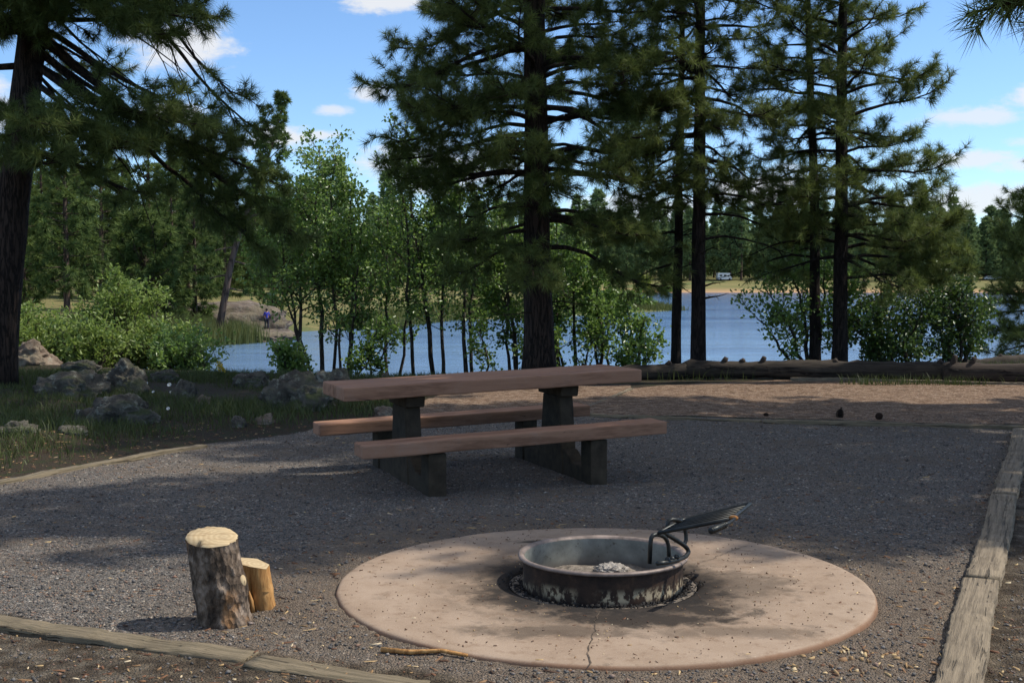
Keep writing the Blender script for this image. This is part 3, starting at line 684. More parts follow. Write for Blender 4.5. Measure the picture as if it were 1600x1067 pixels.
for n in range(46):
    px = 372 + 11.4 * n + rg.randn() * 7; dep = rg.uniform(170, 300); kd = rg.choice([0, 1, 1, 3])
    o = copy_tree(protos[kd], 'tree on the meadow shore showing between the oak stems', 'trees on the meadow shore'); o.location = at_px(px, dep, -.2); o['category'] = 'tree'
    sc_ = rg.uniform(.75, 1.15); o.rotation_euler = (0, 0, rg.rand() * 6.28); o.scale = (sc_,) * 3
# old crooked pine
wood, nee = gen_pine(81, 18.2, .3, 10.0, 3.1, gap=.6, nbr=(3, 4), dens=.8, droop=-.3, pitch=(15, 55), dead=7, sweep=([0, 6, 9, 11.5, 16.8], [0, 1.2, 2.1, 3.3, 5.0]),
    extra=[(7.6, 150, 25, 3.2, .12, .1, .2, True, .5, 1.2), (8.6, 170, 25, 2.8, .1, .1, .3, True, .5, 1.3), (9.0, 10, 30, 3.3, .11, .3, .2, True, .55, 1.3), (7, 200, 0, 2.2, .08, .2, .2, True, .4), (6, 20, -10, 2.4, .08, .2, .3, True, .3), (5, 170, -5, 2.2, .08, .2, .3, True, .3), (4, 20, -5, 2.0, .08, .2, .3, True, .3)],
    nk=24, nl=.46, nw=.085, sec_gap=.3, tuft_gap=.2, nside=10, tw=2.0)
pine_thing('pine_tree', 'old crooked pine with an open crown against the sky, leaning right', at_px(338, 90, -.1), wood, nee, 'bark_far', 'needle_mid', 'pines on the left shore')

# far shore trees
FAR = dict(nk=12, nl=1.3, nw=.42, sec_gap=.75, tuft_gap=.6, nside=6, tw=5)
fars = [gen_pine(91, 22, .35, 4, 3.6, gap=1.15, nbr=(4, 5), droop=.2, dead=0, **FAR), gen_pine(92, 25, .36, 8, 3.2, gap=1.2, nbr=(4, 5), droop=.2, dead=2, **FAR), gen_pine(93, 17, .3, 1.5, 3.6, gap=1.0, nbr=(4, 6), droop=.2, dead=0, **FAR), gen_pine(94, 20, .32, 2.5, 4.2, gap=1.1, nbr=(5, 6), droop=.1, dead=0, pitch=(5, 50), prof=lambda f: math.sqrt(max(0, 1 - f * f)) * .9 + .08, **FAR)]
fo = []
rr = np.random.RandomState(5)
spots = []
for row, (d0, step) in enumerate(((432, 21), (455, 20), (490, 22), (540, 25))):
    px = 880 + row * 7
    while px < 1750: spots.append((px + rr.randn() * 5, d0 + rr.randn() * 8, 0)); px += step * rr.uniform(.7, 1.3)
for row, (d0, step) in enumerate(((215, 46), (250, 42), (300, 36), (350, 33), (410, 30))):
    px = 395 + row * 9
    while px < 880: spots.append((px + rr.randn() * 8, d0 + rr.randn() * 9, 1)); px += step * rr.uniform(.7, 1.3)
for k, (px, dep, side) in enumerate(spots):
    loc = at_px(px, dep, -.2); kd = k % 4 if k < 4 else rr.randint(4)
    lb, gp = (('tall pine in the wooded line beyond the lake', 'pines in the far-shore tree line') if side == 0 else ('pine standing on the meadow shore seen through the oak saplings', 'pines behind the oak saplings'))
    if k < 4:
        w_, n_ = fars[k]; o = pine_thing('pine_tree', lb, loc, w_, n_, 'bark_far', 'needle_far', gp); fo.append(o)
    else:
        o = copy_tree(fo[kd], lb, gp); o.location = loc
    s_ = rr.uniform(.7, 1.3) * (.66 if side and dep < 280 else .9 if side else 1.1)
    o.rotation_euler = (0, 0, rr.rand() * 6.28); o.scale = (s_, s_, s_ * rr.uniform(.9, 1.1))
for (px, dep, s_, lb) in ((1205, 330, .98, 'tall pointed pine beyond the lake, left of the slender pine'), (1505, 400, 1.08, 'tall pine with a thin top near the bare snag beyond the lake'), (1550, 395, 1.15, 'tallest far-shore pine, at the right edge of the lake')):
    pass
wd = MB(); rg = np.random.RandomState(4)
tube(wd, [(0, 0, 0), (.1, 0, 8), (.0, .1, 16), (.2, 0, 22)], [.34, .28, .16, .04], 7)
A0, A1 = [], []
for z_ in np.arange(9, 21, 1.1):
    a_ = rg.rand() * 6.28; A0.append((0, 0, z_)); A1.append((math.cos(a_) * 1.3, math.sin(a_) * 1.3, z_ + rg.uniform(-.2, .7)))
cones(wd, A0, A1, np.full(len(A0), .09), np.full(len(A0), .03), 4)
sn = thing('dead_tree', 'bare dead snag rising above the far-shore pines on the right', 'dead tree', at_px(1466, 425, -.2)); wd.build('trunk', M['bark_far'], sn); sn.scale = (1.3, 1.3, 1.5)

# far forest behind the tree line: reads as one mass
mbw = MB(); rg = np.random.RandomState(9)
n_ = 3800; a_ = rg.uniform(-.62, .62, n_); rr_ = rg.uniform(560, 1300, n_) ; xs = np.sin(a_) * rr_ * 1.05; ys = np.cos(a_) * rr_; zs = hgt(xs, ys); hh = rg.uniform(13, 24, n_)
K = 34
u = nrm(rg.randn(n_, K, 3)) * rg.uniform(.35, 1, (n_, K, 1)); rad_ = rg.uniform(2.2, 4.0, n_)
f = u[..., 2] * .5 + .5; wd_ = (1.15 - .75 * f)
C = np.stack([xs[:, None] + u[..., 0] * rad_[:, None] * wd_, ys[:, None] + u[..., 1] * rad_[:, None] * wd_, zs[:, None] + hh[:, None] * (.18 + .82 * f)], -1).reshape(-1, 3)
nn = C.shape[0]; a3 = nrm(rg.randn(nn, 3)); b3 = nrm(np.cross(a3, rg.randn(nn, 3))); sz_ = rg.uniform(.7, 1.6, (nn, 1))
V = np.stack([C + a3 * sz_, C - a3 * sz_ * .6 + b3 * sz_, C - a3 * sz_ * .6 - b3 * sz_], 1).reshape(-1, 3)
mbw.add(V, [np.arange(len(V)).reshape(-1, 3)], np.repeat(np.clip(np.repeat(rg.rand(n_), K) * .6 + rg.rand(nn) * .4, 0, 1), 3))
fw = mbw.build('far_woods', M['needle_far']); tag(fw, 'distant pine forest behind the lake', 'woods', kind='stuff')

# ------------------------------------------------------------------ broadleaf trees and bushes
def leaves(mb, base, dirs, rng, k, ln, w, spread=.16, tint=None, upbias=.5):
    N = len(base)
    if not N: return
    n = N * k
    tt = np.repeat(rng.rand(N) if tint is None else tint, k) * .6 + rng.rand(n) * .4
    b = np.repeat(np.asarray(base), k, 0) + rng.randn(n, 3) * spread
    d = nrm(np.repeat(np.asarray(dirs), k, 0) * .6 + rng.randn(n, 3) * .8 + np.array([0, 0, -.15]))
    nn = nrm(rng.randn(n, 3) * .8 + np.array([0, 0, upbias])); s = nrm(np.cross(d, nn)); nn = np.cross(s, d)
    L = ln * rng.uniform(.6, 1.2, (n, 1)); W = w * rng.uniform(.7, 1.2, (n, 1)); fold = nn * W * .25
    V = np.stack([b, b + d * L * .35 + s * W * .42 + fold, b + d * L * .74 + s * W * .5 + fold, b + d * L, b + d * L * .74 - s * W * .5 + fold, b + d * L * .35 - s * W * .42 + fold], 1).reshape(-1, 3)
    o = (np.arange(n) * 6)[:, None]
    mb.add(V, [np.concatenate([o + np.array([[0, 1, 2, 3]]), o + np.array([[0, 3, 4, 5]])])], np.repeat(tt, 6))

def gen_oak(seed, stems, lf=.078, lw=.05, br_gap=.16, k=7, low=.24, Lm=.9, spread=.07, sub=4, pitch=(10, 55), full=.8):
    """stems: list of (x0,y0, x1,y1, H, r)"""
    rng = np.random.RandomState(seed); wood = MB(); lv = MB(); B, D = [], []; S0, S1, A, Bq = [], [], [], []
    for (x0, y0, x1, y1, H, r) in stems:
        n = 12; t = np.linspace(0, 1, n) ** .95; w1 = np.cumsum(rng.randn(n)) * .034; w2 = np.cumsum(rng.randn(n)) * .034
        pts = np.stack([x0 + (x1 - x0) * t ** 1.2 + w1 - w1[0], y0 + (y1 - y0) * t ** 1.2 + w2 - w2[0], H * t], -1)
        tube(wood, pts, r * (1 - t) ** .8 + .006, 8, rng=rng, jit=.06)
        z = low * H
        while z < H:
            f = z / H; i_ = f * (n - 1); a_ = int(min(i_, n - 2)); p = pts[a_] + (pts[a_ + 1] - pts[a_]) * (i_ - a_)
            az = rng.rand() * 6.28; L = Lm * (.55 + .75 * math.sin(min(1, f * 1.25) * math.pi * .8)) * rng.uniform(.5, 1.15) * (1 - .45 * f); pi_ = rad(rng.uniform(*pitch))
            d = sph(az, pi_); q = p; m = 4
            for s in range(m):
                d = nrm(d + rng.randn(3) * .16 + np.array([0, 0, .05])); q2 = q + d * L / m; ra = max(.011 * L * (1 - s / m) * 1.2, .004)
                S0.append(q); S1.append(q2); A.append(ra); Bq.append(max(ra * .75, .003)); 
                if s > 0 or L < .4:
                    for u in range(sub):
                        e = nrm(d + rng.randn(3) * .9 + np.array([0, 0, .2])); l = rng.uniform(.1, .3) * min(1, L * 1.2) ; b0 = q + (q2 - q) * rng.rand()
                        S0.append(b0); S1.append(b0 + e * l); A.append(.004); Bq.append(.0025); B.append(b0 + e * l); D.append(e)
                q = q2
            B.append(q); D.append(d)
            z += br_gap * rng.uniform(.6, 1.4)
        B.append(pts[-1]); D.append(np.array([0, 0, 1.]))
    cones(wood, S0, S1, A, Bq, 4)
    B = np.array(B); keep = rng.rand(len(B)) < full
    leaves(lv, B[keep], np.array(D)[keep], rng, k, lf, lw, spread)
    return wood, lv
def oak_thing(name, label, cat, loc, wl, leaf='oak', group=None, rotz=0, scale=(1, 1, 1)):
    o = thing(name, label, cat, loc, rotz, group); o.scale = scale
    wl[0].build('trunk', M['bark_grey'], o, True); wl[1].build('crown', M[leaf], o); return o

def hpx(py, dep): return CAMH + (HZ - py) / F * dep   # height of a pixel row at a depth
def oak_at(seed, px, dep, top_py, tops, leaf='oak', label='', r=.045, gp='oak saplings along the bank', **kw):
    loc = at_px(px, dep, -.05); H = hpx(top_py, dep) - loc[2]
    st = []
    for (bx, tx, hf, rf) in tops: st.append(((bx - px) / F * dep, R.uniform(-.25, .25), (tx - px) / F * dep, R.uniform(-.5, .5), H * hf, r * rf * .78))
    return oak_thing('oak_sapling', label, 'oak tree', loc, gen_oak(seed, st, **kw), leaf, gp)
oak_at(101, 485, 24.0, 228, [(468, 455, .8, 1.1), (503, 492, 1.0, 1.2), (478, 420, .75, .8), (519, 515, .9, .8), (492, 400, .62, .7)], label='widest oak clump, several stems, left of the picnic table above the water', Lm=1.15, br_gap=.11, k=7, low=.36)
oak_at(102, 541, 23.6, 290, [(541, 548, 1, 1.1), (548, 572, .8, .8), (535, 520, .7, .7)], label='short oak sapling between the widest clump and the tall pointed sapling', Lm=.85, br_gap=.13)
oak_at(103, 668, 23.5, 200, [(647, 623, .92, .9), (677, 640, 1.0, 1.25), (692, 672, .8, 1.0)], label='tall pointed oak sapling with open top against the blue sky', Lm=.85, br_gap=.125, k=5)
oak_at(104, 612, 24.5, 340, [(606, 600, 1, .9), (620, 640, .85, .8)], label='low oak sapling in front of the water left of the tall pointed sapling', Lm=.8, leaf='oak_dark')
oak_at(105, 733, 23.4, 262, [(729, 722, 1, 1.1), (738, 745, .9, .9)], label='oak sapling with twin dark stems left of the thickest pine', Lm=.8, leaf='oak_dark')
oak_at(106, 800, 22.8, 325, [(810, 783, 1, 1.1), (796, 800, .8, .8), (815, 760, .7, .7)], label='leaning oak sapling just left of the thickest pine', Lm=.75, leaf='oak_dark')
oak_at(107, 885, 23.0, 335, [(875, 884, 1, 1.0), (897, 905, .95, .9), (882, 870, .8, .7)], label='oak sapling just right of the thickest pine', Lm=.75, br_gap=.13)
oak_at(108, 940, 22.6, 425, [(937, 930, 1, .9), (930, 915, .9, .8), (950, 955, .8, .7)], label='low oak sapling behind the right end of the tabletop', Lm=.6, br_gap=.14, leaf='oak')
oak_at(109, 985, 21.6, 465, [(973, 975, 1, .8), (990, 1005, .75, .7), (1000, 1015, .5, .5), (985, 1000, .35, .5)], label='small bright oak shrub at the left end of the logs', Lm=.5, br_gap=.10, low=.12, k=6, full=.6)
oak_at(110, 1268, 20.9, 405, [(1258, 1200, .75, .9), (1262, 1225, .95, 1.0), (1282, 1305, .95, 1.0), (1290, 1330, .75, .9), (1255, 1175, .55, .8)], label='spreading oak bush around the slender pine with bare limbs', Lm=.8, br_gap=.11, k=6, low=.25, gp='oak bushes behind the long log')
oak_at(111, 1400, 21.0, 455, [(1385, 1365, .85, .8), (1405, 1400, 1, .8), (1420, 1430, .9, .8), (1370, 1345, .6, .7), (1380, 1370, .4, .5)], label='dark oak bush right of the full-crowned pine', leaf='oak_darkest', Lm=.65, br_gap=.10, low=.08, k=7, gp='oak bushes behind the long log')
oak_at(112, 1490, 22.0, 440, [(1433, 1433, 1.08, .7), (1478, 1478, .95, .9), (1492, 1497, 1.0, .9), (1500, 1535, .9, .9), (1512, 1550, .7, .7), (1470, 1450, .75, .7)], label='dark many-stemmed oak bush beside the far right log', leaf='oak_darkest', Lm=.7, br_gap=.11, low=.12, k=6, gp='oak bushes behind the long log')
oak_at(113, 585, 22.0, 500, [(575, 570, 1, .5), (590, 600, .8, .5), (560, 555, .7, .4)], label='knee-high oak shrub at the water side behind the tabletop left end', Lm=.45, br_gap=.11, low=.1, k=6, full=.5, leaf='oak_dark')
oak_at(114, 455, 20.4, 548, [(450, 445, 1, .4), (462, 470, .8, .4)], label='smallest oak shrub at the foot of the widest clump', Lm=.35, br_gap=.05, low=.02, k=5)
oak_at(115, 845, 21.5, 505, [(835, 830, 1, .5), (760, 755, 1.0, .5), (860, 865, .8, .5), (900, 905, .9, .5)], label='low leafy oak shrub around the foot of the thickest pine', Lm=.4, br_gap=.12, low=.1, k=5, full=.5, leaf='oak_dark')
# willow thicket on the left
def willow(seed, px, dep, top_py, span, label, leaf='willow', ns=9, **kw):
    loc = at_px(px, dep, -.1); H = hpx(top_py, dep) - loc[2]; rg = np.random.RandomState(seed); st = []
    for k in range(ns):
        u = rg.uniform(-1, 1); b = u * span * .55 / F * dep; st.append((b, rg.uniform(-.5, .5), u * span / F * dep, rg.uniform(-1, 1), H * (1 - .45 * abs(u)) * rg.uniform(.7, 1), .028))
    return oak_thing('willow_bush', label, 'bush', loc, gen_oak(seed, st, **kw), leaf, 'willow bushes on the left bank')
WK = dict(lf=.105, lw=.042, k=7, full=.62, br_gap=.105, low=.04, Lm=.85, sub=4)
willow(121, 78, 25, 478, 62, 'bright willow bush beside the leaning pine, behind the pale boulder', **WK)
willow(122, 196, 25.5, 418, 34, 'tallest willow bush, with a dark bent branch, in the middle of the thicket', **WK)
willow(123, 150, 23.5, 512, 62, 'low bright willow bush in front of the tallest one', **WK)
willow(124, 262, 25, 498, 45, 'willow bush at the water end of the thicket', leaf='willow', **WK)
willow(125, 292, 23.5, 535, 35, 'low dark willow bush at the edge of the water', leaf='oak', **WK)
willow(126, 30, 24, 500, 40, 'low willow bush behind the leaning pine trunk', **WK)
# far bushes
def far_bush(px, py_top, dep, r, label, leaf):
    mb = MB(); rg = np.random.RandomState(int(px)); n = 260; loc = at_px(px, dep, -.2); H = hpx(py_top, dep) - loc[2]
    u = nrm(rg.randn(n, 3)) * rg.uniform(.5, 1, (n, 1)); u[:, 2] = np.abs(u[:, 2]); B = u * np.array([r, r, H])
    leaves(mb, B, u, rg, 5, .55, .4, .35); wd = MB(); tube(wd, [(0, 0, 0), (.1, 0, H * .4), (0, .1, H * .8)], [.1, .08, .03], 6)
    o = thing('shore_bush', label, 'bush', loc); wd.build('trunk', M['bark_far'], o); mb.build('crown', M[leaf], o); return o
far_bush(1005, 424, 330, 3.2, 'round yellow-green bush on the far shore beyond the grassy spit', 'yellow_leaf')
far_bush(985, 462, 176, 3.2, 'dark green bush on the tip of the grassy spit', 'oak')
far_bush(955, 455, 185, 3.0, 'dark bush on the grassy spit behind the oak saplings', 'oak_dark')
far_bush(1040, 448, 376, 2.2, 'grey-green bush at the far water edge beside the thinner slim pine', 'oak')

# ------------------------------------------------------------------ grass, reeds (stuff)
def blades(name, px_, py_, zs, hh, w, mat, label, cat, bend=.35, rng=R):
    n = len(px_); a = rng.rand(n) * 6.28; s = np.stack([np.cos(a), np.sin(a), np.zeros(n)], -1) * w / 2
    b = np.stack([px_, py_, zs], -1); ln = rng.randn(n, 3) * bend; ln[:, 2] = 0; h = hh[:, None]; up = np.array([0, 0, 1.])
    m = b + up * h * .55 + ln * h * .3; t = b + up * h + ln * h
    V = np.stack([b - s, b + s, m + s * .7, m - s * .7, t], 1).reshape(-1, 3); o = (np.arange(n) * 5)[:, None]
    mb = MB(); mb.add(V, [o + np.array([[0, 1, 2, 3]]), o + np.array([[3, 2, 4]])], np.repeat(rng.rand(n), 5))
    ob = mb.build(name, M[mat]); return tag(ob, label, cat, kind='stuff')
n = 150000
gx = R.uniform(-11, 0.5, n); gy = R.uniform(8.5, 23, n)
dens = .5 + .6 * wob(gx, gy, 1.1, 2) + .35 * wob(gx, gy, 3.3, 6)
ok = (sdf(GRAVEL, gx, gy) > .05 + .25 * R.rand(n)) & (sdf(MULCH2, gx, gy) > .1) & (R.rand(n) < np.clip(dens * 1.9 - .12, .06, 1)) & (np.abs(gx / gy) < .5)
ok &= (R.rand(n) < ss(.0, 1.4, sdf(GRAVEL, gx, gy)) * .9 + .03)
gx, gy = gx[ok], gy[ok]
blades('wild_grass', gx, gy, hgt(gx, gy) - .01, R.uniform(.04, .21, len(gx)) * (.55 + .55 * (wob(gx, gy, .8, 9) + .5)) * ss(21.5, 17.5, gy + .01), .008, 'grass', 'dark green grass and weeds among the boulders', 'grass', .45)
n = 26000
gx = R.uniform(-3, 14, n); gy = R.uniform(18.2, 27, n); ok = (np.abs(gx / gy) < .46) & (R.rand(n) < np.clip(.45 + .6 * wob(gx, gy, 1.3, 5), .05, 1)); gx, gy = gx[ok], gy[ok]
blades('bank_grass', gx, gy, hgt(gx, gy) - .01, R.uniform(.06, .24, len(gx)) * np.where(gx < 2, .5, 1), .010, 'grass', 'tufts of grass along the bank behind the logs', 'grass', .4)
n = 2600
gx = R.uniform(4.6, 9.0, n); gy = 17.25 + R.rand(n) * .25; ok = R.rand(n) < np.clip(.35 + .7 * wob(gx, gy, 2.1, 3), .03, 1); gx, gy = gx[ok], gy[ok]
blades('log_grass', gx, gy, hgt(gx, gy) - .01, R.uniform(.05, .2, len(gx)), .009, 'grass', 'grass growing along the foot of the dark shaded log', 'grass', .4)
n = 9000
u = R.rand(n); sx = np.interp(u, [0, .35, .7, 1], [-27.5, -23.5, -21.2, -18.5]); sy = np.interp(u, [0, .35, .7, 1], [80, 84, 87, 92]); off = R.rand(n) * 6
gx = sx - off * .6 + R.randn(n) * .4; gy = sy + off * .8 - .8 + R.randn(n) * .4
blades('reeds', gx, gy, np.maximum(hgt(gx, gy), WZ) - .05, R.uniform(.7, 2.0, n), .05, 'reed', 'tall reeds at the water edge below the rock outcrop', 'reeds', .12)
n = 14000
u = R.rand(n); poly = np.array([(-13, 112), (-11, 121), (-6, 139), (2, 147), (10, 158), (19, 172), (25, 178)], float); t = np.linspace(0, 1, len(poly)); sx = np.interp(u, t, poly[:, 0]); sy = np.interp(u, t, poly[:, 1]); off = R.rand(n) * 9 - .5
gx = sx - off * .5 + R.randn(n) * .5; gy = sy + off + R.randn(n) * .5
blades('marsh_grass', gx, gy, np.maximum(hgt(gx, gy), WZ) - .05, R.uniform(.4, 1.1, n), .10, 'reed', 'green marsh grass fringing the spit across the water', 'grass', .2)

# ------------------------------------------------------------------ rocks
def rock(name, label, loc, size, seed, mat='rock', rotz=0, sub=5, rough=.4, group='boulders in the grass', cat='boulder', freq=1.5):
    bm = bmesh.new(); bmesh.ops.create_icosphere(bm, subdivisions=sub, radius=1); off = Vector((seed * 7.1, seed * 3.3, seed * 1.7))
    for v in bm.verts:
        n0 = v.co.normalized()
        d = 1 + rough * mnoise.fractal(n0 * freq + off, 1.0, 2.0, 5) + rough * .5 * mnoise.noise(n0 * .8 + off) - rough * .3 * abs(mnoise.noise(n0 * 3.2 + off)) + rough * .22 * mnoise.fractal(n0 * 7 + off, .6, 2.0, 4)
        p = n0 * d; p.x = math.copysign(abs(p.x) ** .85, p.x); p.y = math.copysign(abs(p.y) ** .85, p.y); p.z = math.copysign(abs(p.z) ** .9, p.z)
        if p.z < -.45: p.z = -.45
        v.co = Vector((p.x * size[0] / 2, p.y * size[1] / 2, (p.z + .30) * size[2] / 1.2))
    o = from_bm(name, bm, M[mat], None, True); o.location = [float(a) for a in loc]; o.rotation_euler = (0, 0, rotz)
    return tag(o, label, cat, group)
def rock_px(px, py_base, w_px, h_px, label, seed, mat='rock', depth_f=.8, **kw):
    p = G(px, py_base); s = p[1] / F; z_ = hz(p[0], p[1])
    return rock('boulder', label, (p[0], p[1] + w_px * s * depth_f * .35, z_ - .03), (w_px * s * .86, w_px * s * depth_f * .86, h_px * s * .9), seed, mat, rotz=R.uniform(-.3, .3), **kw)
rock_px(30, 577, 96, 38, 'pale tan sunlit boulder at the foot of the leaning left pine', 1, 'rock_tan')
rock_px(186, 618, 78, 52, 'knobbly grey boulder below the middle of the willow thicket', 2, rough=.5)
rock_px(100, 628, 120, 46, 'wide low mossy boulder left of the knobbly grey one', 3)
rock_px(186, 666, 112, 44, 'lichen-covered boulder with a peaked top, nearest in the left grass', 4, rough=.45)
rock_px(132, 660, 40, 26, 'small mossy rock touching the left side of the peaked boulder', 14)
rock_px(284, 622, 46, 30, 'flat-topped grey rock beside the white daisies', 5, rough=.4)
rock_px(316, 632, 28, 18, 'small pale rock right of the flat-topped daisy rock', 6, 'rock_tan')
rock_px(462, 642, 118, 56, 'broad crumbly rock outcrop behind the left end of the table', 7, rough=.5)
rock_px(525, 630, 90, 50, 'grey rock mound touching the table from behind on the left', 8, rough=.45)
rock_px(370, 668, 30, 22, 'dark rock at the gravel edge left of the table', 9)
rock_px(412, 664, 34, 20, 'rounded brown rock at the gravel edge beside the dark one', 10, 'rock_tan')
rock_px(598, 650, 34, 20, 'pinkish rock seen under the tabletop left end', 11, 'rock_tan')
rock_px(390, 604, 60, 26, 'low rock on the bank crest above the water', 12)
rock_px(255, 596, 50, 20, 'low rock on the crest behind the flat-topped daisy rock', 13)
rock_px(20, 690, 70, 26, 'low dark rock at the left edge below the mossy boulder', 15)
rock_px(105, 690, 60, 16, 'flat rock slab left of the timber end in the shade', 16)
rock_px(120, 588, 60, 20, 'low rock on the crest below the low bright willow', 17)
rock_px(602, 592, 16, 12, 'white stone on the bank seen just above the tabletop', 18, 'rock_tan')
rock_px(1298, 570, 18, 12, 'small rust-coloured rock behind the log at the foot of the full-crowned pine', 19, 'rock_tan')
p = P(306, 500, 96)
rock('rock_outcrop', 'large sloping reddish outcrop above the reeds on the left shore', (p[0], p[1] + 5, WZ - .3), (13.0, 9, 2.8), 36, 'rock_far', .1, 5, .22, None, 'rock outcrop', 2.0)
p = P(418, 524, 96)
ledge = rock('rock_ledge', 'flat dark rock ledge the person stands on at the water', (p[0] - .2, p[1] - .6, WZ - .25), (5.4, 8.0, .95), 33, 'rock_far', .0, 5, .25, None, 'rock ledge', 2.0)

# ------------------------------------------------------------------ flowers
mf = m_simple('white_petal', (.8, .8, .76), .6); my = m_simple('yellow_petal', (.6, .42, .02), .6); ms_ = m_simple('flower_stem', (.06, .1, .02), .6)
daisy = None
for (px, py) in ((265, 606), (273, 612), (267, 612), (240, 613), (224, 596), (229, 599), (263, 641), (222, 607)):
    p = G(px, py + 9); loc = (p[0], p[1], hz(p[0], p[1]))
    if daisy is None:
        daisy = thing('daisy', 'small white daisy in the grass beside the flat-topped rock', 'flower', loc, 0, 'white daisies in the grass')
        mb = MB(); tube(mb, [(0, 0, 0), (.01, 0, .06), (0, 0, .12)], [.002, .002, .0015], 4); mb.build('stem', ms_, daisy)
        mb = MB(); K = 9
        for k in range(K):
            a = k / K * 6.283; d = np.array([math.cos(a), -.35 + .6 * math.sin(a), math.sin(a) * .8 + .0]); s = np.array([-math.sin(a), 0, math.cos(a)]) * .007
            c0 = np.array([0, -.004, .122]); mb.add([c0 + d * .006 - s * .5, c0 + d * .026 - s, c0 + d * .03, c0 + d * .026 + s, c0 + d * .006 + s * .5], [[[0, 1, 2, 3]], [[0, 3, 4]]])
        mb.build('petals', mf, daisy)
        bm = bmesh.new(); bmesh.ops.create_icosphere(bm, subdivisions=1, radius=.008, matrix=Matrix.Translation((0, -.004, .124))); from_bm('flower_centre', bm, my, daisy)
    else:
        c = copy_tree(daisy); c.location = loc; c.rotation_euler = (0, 0, R.uniform(-.5, .5)); s_ = R.uniform(.5, .75); c.scale = (s_,) * 3
p = G(343, 594); fl = thing('goldenrod', 'yellow-flowered plant on the bank crest in front of the water', 'flower', (p[0], p[1], hz(p[0], p[1]) - .02))
mb = MB(); tube(mb, [(0, 0, 0), (.02, 0, .1), (0, 0, .26)], [.005, .004, .003], 5); tube(mb, [(0, 0, 0), (.05, .02, .1), (.07, 0, .2)], [.005, .004, .003], 5); mb.build('stem', ms_, fl)
mb = MB(); Bq = np.concatenate([np.array([0, 0, .24]) + R.randn(45, 3) * np.array([.022, .022, .04]), np.array([.06, 0, .19]) + R.randn(20, 3) * .02]); leaves(mb, Bq, R.randn(65, 3), R, 3, .022, .018, .008); mb.build('flower_head', my, fl)
mb = MB(); leaves(mb, np.stack([R.randn(24) * .02, R.randn(24) * .02, R.uniform(.02, .16, 24)], -1), R.randn(24, 3), R, 2, .06, .015, .02); mb.build('leaf', M['grass'], fl)

# ------------------------------------------------------------------ edging timbers and logs
def timber(name, label, a, b, w, h, zt, mat, seed, group='edging timbers around the campsite', cat='edging timber', drop=.12):
    """a,b world xy; top at zt"""
    a = np.array(a); b = np.array(b); L = float(np.linalg.norm(b - a)); ang = math.atan2(b[1] - a[1], b[0] - a[0]); rg = np.random.RandomState(seed)
    n = max(14, int(L / .045)); m = 7; xs = np.linspace(-L / 2, L / 2, n); V = []
    prof_ = [(-.5, -1), (-.5, -.22), (-.455, -.02), (-.2, 0), (.2, 0), (.455, -.02), (.5, -.22), (.5, -1)]
    k1 = np.cumsum(rg.randn(n)) * .002; k2 = np.cumsum(rg.randn(n)) * .0025; k1 -= np.linspace(k1[0], k1[-1], n); k2 -= np.linspace(k2[0], k2[-1], n)
    for i_, x_ in enumerate(xs):
        chip = .012 * max(0, rg.randn() - 1.5)
        for (u, v) in prof_:
            V.append((x_ + rg.randn() * .002, u * w + k1[i_] + rg.randn() * .003 + (chip if u < -.4 else 0), (v * drop if v > -.9 else -drop) * (1 if v < -.9 else h / drop) * 1.0 + k2[i_] * (v > -.9) + (rg.randn() * .0018 - (chip * .6 if u < -.4 and v > -.5 else 0) if v > -.9 else 0)))
    V = np.array(V); k = 8; i_ = np.arange(n - 1)[:, None] * k; j_ = np.arange(k - 1)[None]
    q = np.stack([i_ + j_, i_ + k + j_, i_ + k + j_ + 1, i_ + j_ + 1], -1).reshape(-1, 4)
    mb = MB(); mb.add(V, [q, np.arange(8)[None], (np.arange(8)[::-1] + (n - 1) * k)[None]])
    o = mb.build(name, M[mat], None, False); c = (a + b) / 2; o.location = (float(c[0]), float(c[1]), zt); o.rotation_euler = (0, 0, ang)
    return tag(o, label, cat, group)
def tb(label, pa, pb, w, zt, mat, seed, z=0.06, **kw):
    A = G(pa[0], pa[1], zt)[:2]; B = G(pb[0], pb[1], zt)[:2]
    return timber('edging_timber', label, A, B, w, .035, zt, mat, seed, **kw)
tb('nearest of the right-hand edging timbers, cracked grey, running out of frame bottom', (1488, 1100), (1533, 903), .165, .055, 'timber', 1)
tb('middle right-hand edging timber between its two butt joints', (1535, 900), (1568, 772), .165, .06, 'timber', 2)
tb('far right-hand edging timber ending at the corner with the back timber', (1569, 769), (1597, 669), .165, .055, 'timber', 3)
tb('front edging timber left of the standing log, running to the left edge', (-60, 962), (392, 1024), .14, .018, 'timber_moss', 4)
tb('front edging timber below the stick, reaching the bottom edge', (396, 1029), (800, 1092), .14, .024, 'timber_moss', 5)
tb('thin half-buried timber between the gravel and the left grass', (-60, 762), (318, 694), .10, .02, 'timber_moss', 6)
tb('left half of the timber between the gravel and the mulch bed', (922, 646), (1190, 656), .09, .03, 'timber_moss', 7)
tb('right half of the timber between the gravel and the mulch bed', (1193, 656), (1606, 665), .10, .035, 'timber_moss', 8)
tb('short edging board at the left end of the mulch bed', (916, 633), (986, 606), .07, .02, 'timber', 9)
tb('thin pale board along the foot of the long log, left piece', (1235, 590), (1355, 591), .05, .045, 'timber', 10)
tb('thin pale board along the foot of the long log, right piece', (1356, 591.5), (1640, 598), .05, .045, 'timber', 11)

